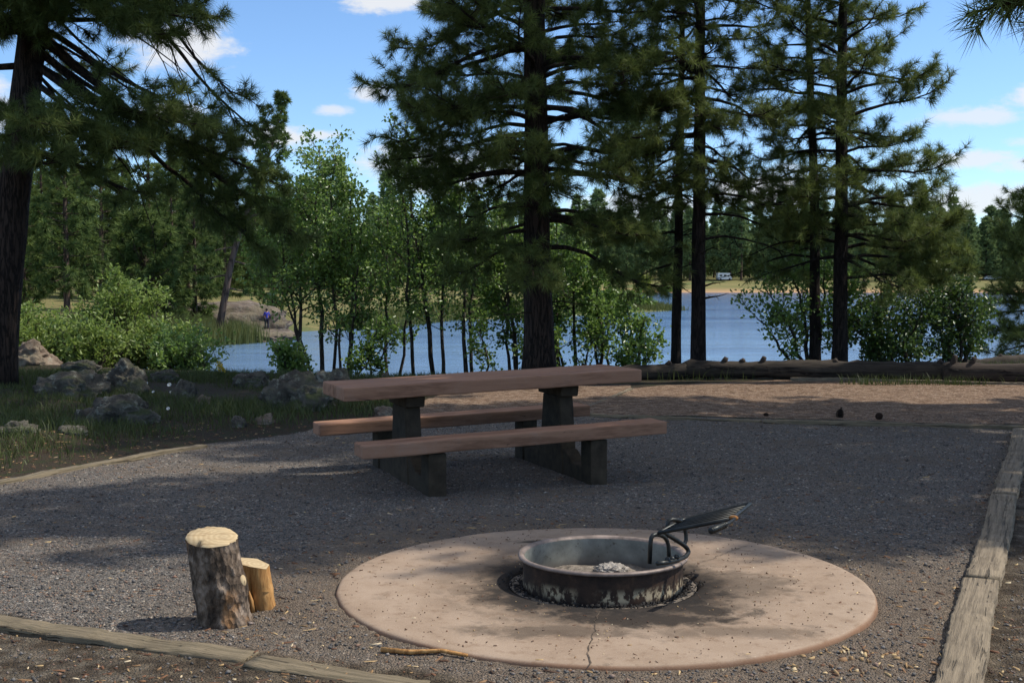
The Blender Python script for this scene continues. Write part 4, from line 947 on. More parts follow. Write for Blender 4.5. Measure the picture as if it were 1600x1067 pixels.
def log(label, p0, p1, r0, r1, mat, seed, stubs=(), sag=0):
    rg = np.random.RandomState(seed); p0 = np.array(p0); p1 = np.array(p1); L = np.linalg.norm(p1 - p0); n = max(12, int(L / .12)); t = np.linspace(0, 1, n)
    c = (p0 + p1) / 2; ang = math.atan2(p1[1] - p0[1], p1[0] - p0[0])
    xs = (t - .5) * L; w = np.cumsum(rg.randn(n)) * .006; w -= np.linspace(w[0], w[-1], n); zz_ = np.interp(t, [0, 1], [p0[2] - c[2], p1[2] - c[2]]) + np.cumsum(rg.randn(n)) * .004
    rr2 = (r0 + (r1 - r0) * t) * (1 + .05 * np.sin(t * L * 3 + seed) + rg.randn(n) * .015); rr2[0] *= .8; rr2[-1] *= .8
    mb = MB(); tube(mb, np.stack([xs, w, zz_], -1), rr2, 16, jit=.06, rng=rg)
    o = thing('fallen_log', label, 'log', c, ang, 'fallen logs along the bank'); mb.build('log_body', M[mat], o, True)
    for (f, up, sl) in stubs:
        m2 = MB(); x_ = (f - .5) * L; rb = r0 + (r1 - r0) * f; zb = float(np.interp(f, t, zz_))
        tube(m2, [(x_, 0, zb + rb * .5), (x_ + .02, -.03 * up, zb + rb * .95), (x_ + .05, -.05 * up, zb + rb + sl)], [.06, .045, .035], 9, rng=rg, jit=.08); m2.build('branch_stub', M['log_dark'], o, True)
    return o
def lg(pa, ya, ra, dr=0): 
    q = G(pa, ya); return (q[0], q[1] + ra, ra * .92)
log('short weathered grey log just right of the tabletop, leftmost of the logs', lg(968, 593, .10), lg(1082, 591, .125), .10, .13, 'log', 1, [(.65, 1, .03)])
log('longest log, weathered brown with knob stubs, below the tall trunks', lg(1068, 591, .135), lg(1506, 597, .14), .13, .15, 'log', 2, [(.15, 1, .05), (.29, 1, .06), (.215, 1, .02), (.55, 1, .02), (.92, 1, .02)])
log('dark shaded log continuing the barrier to the right edge', lg(1478, 598, .15), lg(1760, 603, .15), .165, .15, 'log_dark', 3, [(.05, 1, .1), (.16, 1, .07)])
pA = P(1488, 548, 26.5); pB = P(1740, 552, 26.5)
log('separate log further back on the right beside the dark oak bush', (pA[0], 26.5, hz(pA[0], 26.5) + .16), (pB[0], 26.3, hz(pB[0], 26.3) + .16), .2, .19, 'log', 4, [(.28, 1, .05)])

# ------------------------------------------------------------------ picnic table
tx, ty, yaw, tilt, roll = -.22, 9.485, .371, .029, -.008
T = thing('picnic_table', 'brown painted picnic table with two attached benches on the gravel', 'picnic table', (tx, ty, 0), yaw)
def slab(name, L, a0, a1, z, th, mat, seed, bev=.012, planks=1):
    rg = np.random.RandomState(seed); bm = bmesh.new(); W = (a1 - a0) / planks
    for k in range(planks):
        c = a0 + W * (k + .5); box_bm(bm, L - (0 if planks == 1 else .006 * rg.rand()), W - (.006 if planks > 1 else 0), th, (0, c, z - th / 2), None, bev)
    bmesh.ops.subdivide_edges(bm, edges=[e for e in bm.edges if abs(e.verts[0].co.x - e.verts[1].co.x) > 1], cuts=14)
    for v in bm.verts: v.co.z += v.co.x * tilt + v.co.y * roll + mnoise.noise(v.co * 2.1 + Vector((seed, 0, 0))) * .005; v.co.y += mnoise.noise(v.co * 1.7 + Vector((0, seed, 0))) * .004
    return from_bm(name, bm, M[mat], T)
slab('tabletop', 2.40, -.361, .361, .779, .098, 'paint', 1, .012, 2)
b1 = slab('bench', 2.36, -.816, -.557, .415, .094, 'paint', 2)
b2 = slab('bench', 2.36, .557, .827, .415, .094, 'paint', 3)
for sx in (-.63, .63):
    dz = sx * tilt
    bm = bmesh.new()   # tapered pedestal with a cap block
    def frus(wb, wt, yb, yt, z0, z1):
        vs = [bm.verts.new((sx + s * (w / 2), c * (yy / 2), zz)) for (w, yy, zz) in ((wb, yb, z0), (wt, yt, z1)) for (s, c) in ((-1, -1), (1, -1), (1, 1), (-1, 1))]
        for f in ((3, 2, 1, 0), (4, 5, 6, 7), (0, 1, 5, 4), (1, 2, 6, 5), (2, 3, 7, 6), (3, 0, 4, 7)): bm.faces.new([vs[i_] for i_ in f])
    frus(.125, .12, .50, .33, -.05, .59 + dz); frus(.15, .15, .46, .50, .592 + dz, .676 + dz)
    bmesh.ops.bevel(bm, geom=bm.edges[:], offset=.008, segments=1, affect='EDGES'); from_bm('pedestal', bm, M['support'], T)
    bm = bmesh.new()
    prof_ = [(-.74, -.05), (.74, -.05), (.74, .10), (.40, .12), (.27, .20), (-.27, .20), (-.40, .12), (-.74, .10)]
    A_ = [bm.verts.new((sx - .054, u, v)) for u, v in prof_]; B_ = [bm.verts.new((sx + .054, u, v)) for u, v in prof_]; bm.faces.new(A_[::-1]); bm.faces.new(B_)
    for k in range(8): bm.faces.new([A_[k], A_[(k + 1) % 8], B_[(k + 1) % 8], B_[k]])
    bmesh.ops.recalc_face_normals(bm, faces=bm.faces[:]); bmesh.ops.bevel(bm, geom=bm.edges[:], offset=.006, segments=1, affect='EDGES'); from_bm('cross_beam', bm, M['support'], T)
    for s in (-1, 1):
        bm = bmesh.new(); box_bm(bm, .135, .185, .37 + dz, (sx, s * .685, (.318 + dz - .05) / 2), None, .01); from_bm('bench_post', bm, M['support'], T)

# ------------------------------------------------------------------ fire pit
PZ = .05
bm = bmesh.new(); nseg = 160
rings = [(.455, -.06), (.455, -.03), (.46, -.018), (.475, -.006), (.50, 0), (.8, .0), (1.1, .0), (1.25, 0), (1.278, 0), (1.29, -.003), (1.297, -.010), (1.30, -.02), (1.302, -.05), (1.305, -.12)]
vr = []
for (r_, z_) in rings:
    row = []
    for k in range(nseg):
        a = k / nseg * 2 * math.pi; q = Vector((math.cos(a) * r_, math.sin(a) * r_, 0)); rr_ = r_ + (.006 * mnoise.noise(q * 6) if r_ > 1.2 else .016 * mnoise.noise(q * 7) if r_ < .5 else 0)
        row.append(bm.verts.new((math.cos(a) * rr_, math.sin(a) * rr_, z_ + .003 * mnoise.noise(q * 2.5))))
    vr.append(row)
for a_, b_ in zip(vr, vr[1:]):
    for k in range(nseg): bm.faces.new([a_[k], b_[k], b_[(k + 1) % nseg], a_[(k + 1) % nseg]])
pad = from_bm('concrete_pad', bm, M['pad'], None, True); pad.location = (padx, pady, PZ); tag(pad, 'round tan concrete pad with soot stains under the fire ring', 'concrete pad')
# cracks: thin dark inlays of the pad
def crack(a, b, seed, w=.004):
    w *= .55
    rg = np.random.RandomState(seed); a = np.array(a); b = np.array(b); n = 26; t = np.linspace(0, 1, n); d = (b - a) / np.linalg.norm(b - a); s = np.array([-d[1], d[0]])
    off = np.cumsum(rg.randn(n)) * .006; off -= np.linspace(off[0], off[-1], n); c = a + np.outer(t, b - a) + np.outer(off, s); ww = w * rg.uniform(.35, 1.6, n)
    V = np.concatenate([np.c_[c + s * ww[:, None], np.full(n, .0042)], np.c_[c - s * ww[:, None], np.full(n, .0042)]]); i_ = np.arange(n - 1); q = np.stack([i_, i_ + 1, i_ + n + 1, i_ + n], -1)
    mb = MB(); mb.add(V, [q]); mb.build('crack', M['crack'], pad)
w2l = lambda px, py: (G(px, py, PZ)[0] - padx, G(px, py, PZ)[1] - pady)
crack(w2l(938, 955), w2l(921, 1040), 1, .0045); crack(w2l(1075, 884), w2l(1168, 853), 2, .003); crack(w2l(921, 1005), w2l(950, 1000), 3, .002)

rx, ry = .447, 5.93; RB = .015; RH = .19
FR = thing('fire_ring', 'round rusty steel fire ring with a hinged iron grate on the pad', 'fire ring', (rx, ry, 0))
def lathe(prof_, mat, name, parent, n=96, smooth=True, closed=False):
    V = []; 
    for k in range(n):
        a = k / n * 6.28318
        for (r_, z_) in prof_: V.append((math.cos(a) * r_, math.sin(a) * r_, z_))
    m = len(prof_); k = np.arange(n)[:, None]; j_ = np.arange(m - (0 if closed else 1))[None]; j2 = (j_ + 1) % m; k2 = (k + 1) % n
    q = np.stack([k * m + j_, k2 * m + j_, k2 * m + j2, k * m + j2], -1).reshape(-1, 4); mb = MB(); mb.add(V, [q]); return mb.build(name, mat, parent, smooth)
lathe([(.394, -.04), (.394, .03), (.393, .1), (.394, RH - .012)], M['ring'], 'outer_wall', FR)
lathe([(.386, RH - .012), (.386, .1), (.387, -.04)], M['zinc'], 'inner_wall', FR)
lathe([(.386, RH - .013), (.391, RH - .004), (.402, RH + .002), (.413, RH + .001), (.419, RH - .006), (.416, RH - .015), (.405, RH - .017), (.394, RH - .013)], M['lip'], 'lip', FR)
def rod(parent, name, pts, r, mat='iron', n=8):
    pts = np.array(pts, float)
    # round the polyline a little
    out = [pts[0]]
    for a, b, c in zip(pts, pts[1:], pts[2:]):
        d1 = min(.03, np.linalg.norm(b - a) * .4); d2 = min(.03, np.linalg.norm(c - b) * .4); p1 = b + (a - b) / np.linalg.norm(a - b) * d1; p2 = b + (c - b) / np.linalg.norm(c - b) * d2
        out += [p1, (p1 + p2 + 2 * b) / 4, p2]
    out.append(pts[-1]); mb = MB(); tube(mb, out, r, n); return mb.build(name, M[mat], parent, True)
W = lambda px, py, d: P(px, py, d) - np.array([rx, ry, 0])
# swivel bracket welded over the rim on the right
rod(FR, 'bracket', [W(1015, 880, 5.70), W(1017, 838, 5.70), W(1024, 834, 5.72), W(1038, 837, 5.76), W(1045, 850, 5.78), W(1045, 876, 5.78)], .0105)
rod(FR, 'bracket', [W(1043, 835, 5.98), W(1043, 811, 5.98), W(1062, 812, 6.03), W(1070, 822, 6.06), W(1073, 845, 6.06), W(1066, 852, 6.04)], .0105)
rod(FR, 'clamp_rod', [W(1032, 830, 5.75), W(1048, 838, 5.80), W(1070, 852, 5.86), W(1077, 861, 5.88), W(1072, 869, 5.82), W(1062, 874, 5.76), W(1046, 878, 5.68), W(1027, 880, 5.62)], .011)
for (px, py, d) in ((1043, 874, 5.69), (1050, 873, 5.71), (1057, 870, 5.74)):
    bm = bmesh.new(); bmesh.ops.create_uvsphere(bm, u_segments=10, v_segments=8, radius=.014, matrix=Matrix.Translation(W(px, py, d))); from_bm('bolt', bm, M['iron'], FR, True)
a_, b_, c_, d_ = W(1030, 832, 5.72), W(1143, 811, 5.66), W(1174, 786, 6.12), W(1066, 812, 6.16)
grate = rod(FR, 'grate', [a_, b_, c_, d_, a_], .0095)
mb = MB()
for f in np.linspace(.14, .86, 6):
    tube(mb, [a_ + (d_ - a_) * f, b_ + (c_ - b_) * f], .0042, 6)
mb.build('grate_bars', M['iron'], grate, True)
rod(grate, 'grate_handle', [W(1150, 808, 5.68), W(1141, 816, 5.6), W(1128, 821, 5.52)], .0085)
mb = MB(); hp = [W(1132, 820, 5.535), W(1122, 824, 5.48), W(1111, 829, 5.43)]; tube(mb, hp, .013, 10)
for f in np.linspace(0, 1, 9): 
    q = hp[0] + (hp[2] - hp[0]) * f; dd_ = nrm(hp[2] - hp[0]); tube(mb, [q - dd_ * .004, q, q + dd_ * .004], [.013, .0165, .013], 10)
mb.build('handle_coil', M['iron'], grate, True)
bm = bmesh.new(); bmesh.ops.create_icosphere(bm, subdivisions=2, radius=.017, matrix=Matrix.Translation(W(1146, 809, 5.67)) @ Matrix.Diagonal((1.4, 1, .8, 1))); from_bm('weld', bm, M['rustbit'], grate, True)
# ash
bm = bmesh.new(); n = 64
rowp = None
for (r_, z_) in ((0, .075), (.1, .072), (.2, .06), (.3, .05), (.383, .045)):
    row = [bm.verts.new((math.cos(k / n * 6.283) * r_, math.sin(k / n * 6.283) * r_, z_ + .018 * mnoise.noise(Vector((math.cos(k / n * 6.283) * r_ * 9, math.sin(k / n * 6.283) * r_ * 9, 3))))) for k in range(n if r_ else 1)]
    if rowp:
        for k in range(n):
            if len(rowp) == 1: bm.faces.new([rowp[0], row[k], row[(k + 1) % n]])
            else: bm.faces.new([rowp[k], row[k], row[(k + 1) % n], rowp[(k + 1) % n]])
    rowp = row
ab = from_bm('ash_bed', bm, M['ash_grey'], None, True); ab.location = (rx, ry, 0); tag(ab, 'grey bed of old ash filling the bottom of the fire ring', 'ash', kind='stuff')
r_ash = rock('ash_heap', 'pale grey-white heap of ash inside the fire ring', (rx + .05, ry + .10, .06), (.17, .15, .045), 41, 'ash', 0, 5, .3, None, 'ash heap', 5)

def slivers(name, xs, ys, zs, ln, wd_, ht, mat, label, cat, tint, rng=R):
    """thin irregular slivers lying on the ground"""
    n = len(xs); a = rng.rand(n) * 6.283; d = np.stack([np.cos(a), np.sin(a), rng.randn(n) * .12], -1); s = np.stack([-np.sin(a), np.cos(a), rng.randn(n) * .2], -1); u = np.array([0, 0, 1.])
    c = np.stack([xs, ys, zs], -1); L = ln[:, None] / 2; W_ = wd_[:, None] / 2; Hh = ht[:, None]
    j_ = lambda: rng.uniform(.25, 1.15, (n, 1))
    Q = [-d * L * j_() - s * W_ * j_(), d * L * j_() - s * W_ * j_(), d * L * j_() + s * W_ * j_(), -d * L * j_() + s * W_ * j_()]
    V = np.stack([c + q_ for q_ in Q] + [c + q_ * rng.uniform(.75, 1.0, (n, 1)) + u * Hh * j_() for q_ in Q], 1).reshape(-1, 3)
    o = (np.arange(n) * 8)[:, None]; q = np.concatenate([o + np.array([f]) for f in ([4, 5, 6, 7], [0, 1, 5, 4], [1, 2, 6, 5], [2, 3, 7, 6], [3, 0, 4, 7])])
    mb = MB(); mb.add(V, [q], np.repeat(tint, 8)); ob = mb.build(name, M[mat]); return tag(ob, label, cat, kind='stuff')
# charcoal in the gap around the ring
n = 1100; a = R.rand(n) * 6.283; r_ = .396 + np.abs(R.randn(n)) * .04
slivers('charcoal_bits', rx + np.cos(a) * r_, ry + np.sin(a) * r_, .022 + np.where(r_ > .45, .029, R.rand(n) * .012), R.uniform(.006, .026, n), R.uniform(.004, .012, n), R.uniform(.003, .010, n), 'charcoal', 'black charcoal bits packed in the gap around the fire ring', 'charcoal', R.rand(n))
n = 60; a = R.uniform(-2.6, .3, n); r_ = R.uniform(.47, .6, n)
lathe([(.393, .018), (.42, .030), (.46, .034)], M['ash_grey'], 'ash_rim', FR)
# litter on the pad
n = 850; a = R.rand(n) * 6.283; r_ = np.sqrt(R.uniform(.25, 1.62, n)); tn = np.where(R.rand(n) < .75, R.uniform(0, .25, n), R.uniform(.4, 1, n))
slivers('pad_litter', padx + np.cos(a) * r_, pady + np.sin(a) * r_, np.full(n, PZ + .001), .003 + R.gamma(1.1, .0065, n), R.uniform(.002, .008, n), R.uniform(.001, .005, n), 'chip', 'dark bark crumbs and pale splinters scattered on the concrete pad', 'litter', tn)
# wood chips and needles on the gravel and the front mulch
n = 15000; gx = R.uniform(-4.5, 5.5, n); gy = 3.9 + R.rand(n) ** 1.5 * 9; dd = np.hypot(gx - padx, gy - pady)
out_ = sdf(GRAVEL, gx, gy) > .1
w_ = np.where(out_ & (gx < 1.5), .9, .16) + np.where((dd < 1.9), .5, 0) + np.where((gx > 1.2) & (gy < 5.3), .5, 0); ok = (dd > 1.33) & (R.rand(n) < w_) & (np.abs(gx / gy) < .5); gx, gy = gx[ok], gy[ok]; n = len(gx)
tn = np.clip(R.beta(.9, 1.7, n), 0, 1)
slivers('wood_chips', gx, gy, gz(gx, gy) + .001, R.gamma(2.2, .013, n) + .006, R.uniform(.003, .012, n), R.uniform(.002, .008, n), 'chip', 'wood chips, bark crumbs and dry needles strewn over the gravel', 'litter', tn)
n = 55; gx = R.normal(G(1330, 1030)[0], .2, n); gy = R.normal(G(1330, 1035)[1], .09, n)
slivers('chip_pile', gx, gy, gz(gx, gy) + .002, R.uniform(.02, .05, n), R.uniform(.008, .016, n), R.uniform(.004, .012, n), 'chip', 'small patch of fresh yellow wood chips right of the pad', 'litter', R.uniform(.4, .95, n))
# loose gravel stones
n = 80000; gy = 3.9 + R.rand(n) ** 1.35 * 9.5; gx = R.uniform(-.5, .5, n) * gy * .95; dd = np.hypot(gx - padx, gy - pady); sg = sdf(GRAVEL, gx, gy)
ok = (dd > 1.32) & ((sg < -.02) | ((sg > .16) & (gx > 1)) | ((sg > .14) & (gy < 5.4))) & (R.rand(n) < np.where(dd < 1.8, .4, 1)) & ((sg < 0) | (R.rand(n) < np.where(gx > 1.2, .45, .2))); gx, gy = gx[ok], gy[ok]; n = len(gx)
sz = R.gamma(3, .0013, n) + .002; oct_ = np.array([(1, 0, 0), (-1, 0, 0), (0, 1, 0), (0, -1, 0), (0, 0, 1), (0, 0, -.5)], float)
V = oct_[None] * R.uniform(.6, 1.3, (n, 6, 1)) + R.randn(n, 6, 3) * .18; an = R.rand(n) * 6.28; ca, sa = np.cos(an)[:, None], np.sin(an)[:, None]
V = np.stack([V[..., 0] * ca - V[..., 1] * sa, V[..., 0] * sa + V[..., 1] * ca, V[..., 2] * .7], -1) * sz[:, None, None] + np.stack([gx, gy, gz(gx, gy) + sz * .2], -1)[:, None]
ft = np.array([(0, 2, 4), (2, 1, 4), (1, 3, 4), (3, 0, 4), (2, 0, 5), (1, 2, 5), (3, 1, 5), (0, 3, 5)]); Fq = (np.arange(n) * 6)[:, None, None] + ft[None]
mb = MB(); mb.add(V.reshape(-1, 3), [Fq.reshape(-1, 3)], np.repeat(R.rand(n), 6)); ob = mb.build('gravel_stones', M['stone']); tag(ob, 'loose grey cinder gravel covering the campsite', 'gravel', kind='stuff')

# ------------------------------------------------------------------ chopping log and split piece
b0 = G(347, 977); t_ang = -.05
SL = thing('upright_log', 'upright cut log with rough grey bark beside the concrete pad', 'log', (b0[0], b0[1] + .06, 0))
nr = 48; zs_ = np.linspace(-.02, .383, 40); V = []
for z_ in zs_:
    f = max(0, z_ / .383)
    for k in range(nr):
        a = k / nr * 6.28318; r_ = .113 + .004 * math.cos(2 * a + 1)
        r_ += .006 * mnoise.fractal(Vector((math.cos(a) * 5, math.sin(a) * 5, z_ * 12)), 1, 2, 4) + .006 * mnoise.noise(Vector((math.cos(a) * 22, math.sin(a) * 22, z_ * 18)))
        r_ += .012 * math.exp(-((z_ - .19) / .05) ** 2) * max(0, math.cos(a + .35)) ** 2 + .008 * math.exp(-((z_ - .14) / .03) ** 2) + .008 * math.exp(-(z_ / .03) ** 2)
        V.append((math.cos(a) * r_ + (-.058 * f), math.sin(a) * r_, z_ + (.012 * math.cos(a - 1.9) + .010 * math.sin(a)) * f))
V = np.array(V); m = len(zs_); i_ = np.arange(m - 1)[:, None] * nr; j_ = np.arange(nr)[None]; k_ = (j_ + 1) % nr
mb = MB(); mb.add(V, [np.stack([i_ + j_, i_ + k_, i_ + nr + k_, i_ + nr + j_], -1).reshape(-1, 4)]); mb.build('bark', M['stumpbark'], SL, True)
top = V[-nr:]; ctr = top.mean(0); VV = []; 
for f, dz in ((1.0, .0), (.965, .006), (.6, .008), (.3, .006)):
    VV.append(ctr + (top - ctr) * f + np.c_[np.zeros((nr, 2)), dz + R.randn(nr) * .0012])
VV.append((ctr + [0, 0, .008])[None]); VV = np.concatenate(VV)
# chipped notch at the front left edge
an = np.arctan2(top[:, 1] - ctr[1], top[:, 0] - ctr[0]); nt = np.exp(-((an + 2.2) / .35) ** 2)
for r_ in range(2): VV[r_ * nr:(r_ + 1) * nr] += np.c_[-(top - ctr)[:, :2] * nt[:, None] * .30, -.022 * nt]
q = np.stack([(np.arange(3)[:, None] * nr + j_), (np.arange(3)[:, None] * nr + k_), (np.arange(3)[:, None] * nr + nr + k_), (np.arange(3)[:, None] * nr + nr + j_)], -1).reshape(-1, 4)
mb = MB(); mb.add(VV, [q, np.stack([3 * nr + np.arange(nr), 3 * nr + (np.arange(nr) + 1) % nr, np.full(nr, 4 * nr)], -1)]); mb.build('cut_face', M['cut'], SL, False)
for (a, z_, r_) in ((-.25, .195, .018), (-1.25, .165, .014)):
    bm = bmesh.new(); rot = Vector((math.cos(a), math.sin(a), .25)).to_track_quat('Z', 'Y').to_matrix().to_4x4(); pz = Vector((math.cos(a) * .118 - .029, math.sin(a) * .118, z_))
    bmesh.ops.create_cone(bm, cap_ends=True, segments=14, radius1=r_ * 1.5, radius2=r_, depth=.02, matrix=Matrix.Translation(pz) @ rot @ Matrix.Diagonal((1, 1.3, 1, 1))); from_bm('knot', bm, M['cut'] if a > -1 else M['stumpbark'], SL, True)
# split piece
b1_ = G(402, 957); SPL = thing('split_log', 'short orange split log piece leaning behind the upright log', 'log', (b1_[0] - .012, b1_[1] + .05, 0))
def wedge(pts_b, pts_t, h, name, mat, seed, zfun=None):
    rg = np.random.RandomState(seed); n = len(pts_b); lv_ = 9; V = []
    for l in range(lv_):
        f = l / (lv_ - 1)
        for (p, q_) in zip(pts_b, pts_t): V.append((p[0] + (q_[0] - p[0]) * f + rg.randn() * .0022, p[1] + (q_[1] - p[1]) * f + rg.randn() * .0022, -.01 + (h + .01 + (q_[2] if len(q_) > 2 else 0)) * f))
    V = np.array(V); i_ = np.arange(lv_ - 1)[:, None] * n; j2 = np.arange(n)[None]; k2 = (j2 + 1) % n
    mb = MB(); mb.add(V, [np.stack([i_ + j2, i_ + k2, i_ + n + k2, i_ + n + j2], -1).reshape(-1, 4)]); mb.build(name, M[mat], SPL)
    tp = V[-n:]; c_ = tp.mean(0); mb = MB(); mb.add(np.vstack([tp + [0, 0, .0015], c_ + [0, 0, .003]]), [np.stack([np.arange(n), (np.arange(n) + 1) % n, np.full(n, n)], -1)]); mb.build('cut_face', M['cut'], SPL)
wedge([(-.10, -.045), (-.022, -.052), (-.010, .0), (.004, -.05), (.085, -.05), (.088, .02), (.02, .08), (-.09, .06)], [(-.105, -.04, .018), (-.035, -.05, .005), (-.028, -.05, .004), (-.02, -.05, .002), (.055, -.045, -.012), (.058, .02, -.004), (-.01, .075, .01), (-.11, .055, .022)], .212, 'split_wood', 'split', 3)
mb = MB(); tube(mb, [(-.005, -.06, .0), (-.014, -.063, .06), (-.022, -.06, .105)], [.012, .010, .002], 6, jit=.1); mb.build('splinter', M['split'], SPL)

# ------------------------------------------------------------------ stick, pine cones
mb = MB(); pts = [G(*q_) for q_ in ((596, 1030), (640, 1035), (690, 1035), (730, 1043))]; pts = [np.array([q_[0], q_[1], float(gz(q_[0:1], q_[1:2])[0]) + .013]) for q_ in pts]; tube(mb, pts, [.011, .010, .009, .007], 7, jit=.08)
c0 = np.mean(pts, 0); st = mb.build('stick', M['split'], None, True); tag(st, 'thin reddish stick lying along the front left rim of the pad', 'stick')
def cone(px, py, s, label, lying):
    mb = MB(); rg = np.random.RandomState(int(px)); ga = 2.39996
    for k in range(110):
        f = k / 109; z_ = f * .1; r_ = .036 * math.sin(min(1, .18 + f * 1.02) * math.pi) ** .7 * (1 - .15 * f) + .004; a = k * ga
        d = np.array([math.cos(a), math.sin(a), .35 - .6 * (1 - f) + .2]); d = nrm(d); s_ = np.array([-math.sin(a), math.cos(a), 0]) * .009; b = np.array([0, 0, z_]); t = b + d * r_
        mb.add([b - s_ * .4, b + s_ * .4, t + s_, t + d * .006, t - s_, t + np.array([0, 0, -.005])], [[[0, 1, 2, 4]], [[4, 2, 3]], [[0, 4, 5]], [[1, 5, 2]]])
    tube(mb, [(0, 0, 0), (0, 0, .05), (0, 0, .1)], [.014, .022, .006], 8)
    p = G(px, py); o = mb.build('pine_cone', m_cone); o.location = (p[0], p[1], .03 * s if lying else .0); o.rotation_euler = (rad(85) if lying else rad(12), 0, rg.rand() * 6); o.scale = (s,) * 3
    return tag(o, label, 'pine cone', 'pine cones on the mulch bed')
m_cone = m_simple('pine_cone', (.055, .035, .025), .8, 0, .2, .4, 40)
cone(1311, 652, 1.15, 'upright dark pine cone, taller of the cones on the mulch bed', False)
cone(1372, 655, .95, 'rounded dark pine cone at the timber, rightmost on the mulch bed', True)
cone(1199, 651, .6, 'small reddish pine cone at the timber, left on the mulch bed', True)

# ------------------------------------------------------------------ person on the ledge
pp = P(417, 523.5, 96); zped = WZ + .45
skin = m_simple('skin', (.36, .2, .14), .6); shirt_b = m_simple('blue_shirt', (.04, .05, .35), .8); shirt_w = m_simple('white_shirt', (.7, .7, .72), .8); trs = m_simple('dark_trousers', (.02, .02, .035), .8); hairm = m_simple('dark_hair', (.02, .012, .008), .6)
_c = [(v.co.x, v.co.y, v.co.z) for v in ledge.data.vertices if abs(v.co.x + ledge.location.x - pp[0]) < .45 and abs(v.co.y + ledge.location.y - pp[1]) < .45]
pp[2] = max(c[2] for c in _c) + ledge.location.z - .02
PR = thing('person', 'person in a blue and white shirt and dark trousers standing on the rock ledge', 'person', (pp[0], pp[1], pp[2]), rad(200))
def skinmesh(name, pts, edges, rr_, mat, root=0, sub=2):
    me = bpy.data.meshes.new(name); me.from_pydata([tuple(p) for p in pts], edges, []); me.materials.append(mat); o = link(bpy.data.objects.new(name, me), PR)
    md = o.modifiers.new('skin', 'SKIN'); md.use_smooth_shade = True
    for v, r_ in zip(me.skin_vertices[0].data, rr_): v.radius = (r_, r_) if np.isscalar(r_) else r_
    me.skin_vertices[0].data[root].use_root = True; s_ = o.modifiers.new('sub', 'SUBSURF'); s_.levels = sub; s_.render_levels = sub
    return o
k = 1.0
J = {'pel': (0, 0, .88), 'sp': (0, 0, 1.05), 'ch': (0, 0, 1.25), 'nk': (0, .01, 1.41), 'hd': (0, -.02, 1.52), 'ht': (0, -.01, 1.62),
     'hl': (.09, 0, .84), 'kl': (.10, -.02, .46), 'al': (.10, .02, .08), 'tl': (.11, -.13, .03), 'hr': (-.09, 0, .84), 'kr': (-.10, -.03, .46), 'ar': (-.11, .02, .08), 'tr': (-.12, -.13, .03),
     'sl': (.17, 0, 1.33), 'el': (.22, .0, 1.06), 'wl': (.15, -.22, 1.0), 'pl': (.13, -.29, 1.0), 'sr': (-.17, 0, 1.33), 'er': (-.22, .0, 1.06), 'wr': (-.15, -.22, 1.02), 'pr': (-.13, -.29, 1.02)}
rj = dict(pel=.13, sp=.115, ch=.13, nk=.055, hd=.085, ht=.06, hl=.09, kl=.06, al=.045, tl=.04, hr=.09, kr=.06, ar=.045, tr=.04, sl=.06, el=.045, wl=.032, pl=.035, sr=.06, er=.045, wr=.032, pr=.035)
E_ = [('pel', 'sp'), ('sp', 'ch'), ('ch', 'nk'), ('nk', 'hd'), ('hd', 'ht'), ('pel', 'hl'), ('hl', 'kl'), ('kl', 'al'), ('al', 'tl'), ('pel', 'hr'), ('hr', 'kr'), ('kr', 'ar'), ('ar', 'tr'), ('ch', 'sl'), ('sl', 'el'), ('el', 'wl'), ('wl', 'pl'), ('ch', 'sr'), ('sr', 'er'), ('er', 'wr'), ('wr', 'pr')]
for sd_, s_ in (('l', 1), ('r', -1)):
    base = np.array(J['p' + sd_])
    for f in range(5):
        nm = 'f%s%d' % (sd_, f); off = np.array([s_ * (.03 - .015 * f), -.045, 0]) if f < 4 else np.array([-s_ * .045, -.01, .02]); J[nm] = tuple(base + off); J[nm + 'b'] = tuple(base + off + np.array([0, -.03, -.02])); rj[nm] = .009; rj[nm + 'b'] = .008; E_ += [('p' + sd_, nm), (nm, nm + 'b')]
names = list(J); ix = {n_: i_ for i_, n_ in enumerate(names)}
skinmesh('body', [J[n_] for n_ in names], [(ix[a], ix[b]) for a, b in E_], [rj[n_] for n_ in names], skin)
def sub_skin(name, keys, grow, mat, edges):
    ix2 = {n_: i_ for i_, n_ in enumerate(keys)}; return skinmesh(name, [J[n_] for n_ in keys], [(ix2[a], ix2[b]) for a, b in edges], [rj[n_] + grow for n_ in keys], mat)
sub_skin('shirt', ['sp', 'ch', 'sl', 'el', 'sr', 'er', 'pel'], .018, shirt_b, [('sp', 'ch'), ('ch', 'sl'), ('sl', 'el'), ('ch', 'sr'), ('sr', 'er'), ('pel', 'sp')])
sub_skin('trousers', ['pel', 'hl', 'kl', 'al', 'hr', 'kr', 'ar'], .022, trs, [('pel', 'hl'), ('hl', 'kl'), ('kl', 'al'), ('pel', 'hr'), ('hr', 'kr'), ('kr', 'ar')])
bm = bmesh.new(); box_bm(bm, .20, .05, .30, (-.03, -.125, 1.16), None, .02); from_bm('shirt_panel', bm, shirt_w, PR)
bm = bmesh.new(); bmesh.ops.create_uvsphere(bm, u_segments=14, v_segments=10, radius=.105, matrix=Matrix.Translation((0, .015, 1.575)) @ Matrix.Diagonal((.95, 1.05, 1, 1))); from_bm('hair', bm, hairm, PR, True)
for s_ in (-1, 1):
    bm = bmesh.new(); bmesh.ops.create_uvsphere(bm, u_segments=8, v_segments=6, radius=.012, matrix=Matrix.Translation((s_ * .032, -.098, 1.53))); from_bm('eye', bm, hairm, PR, True)
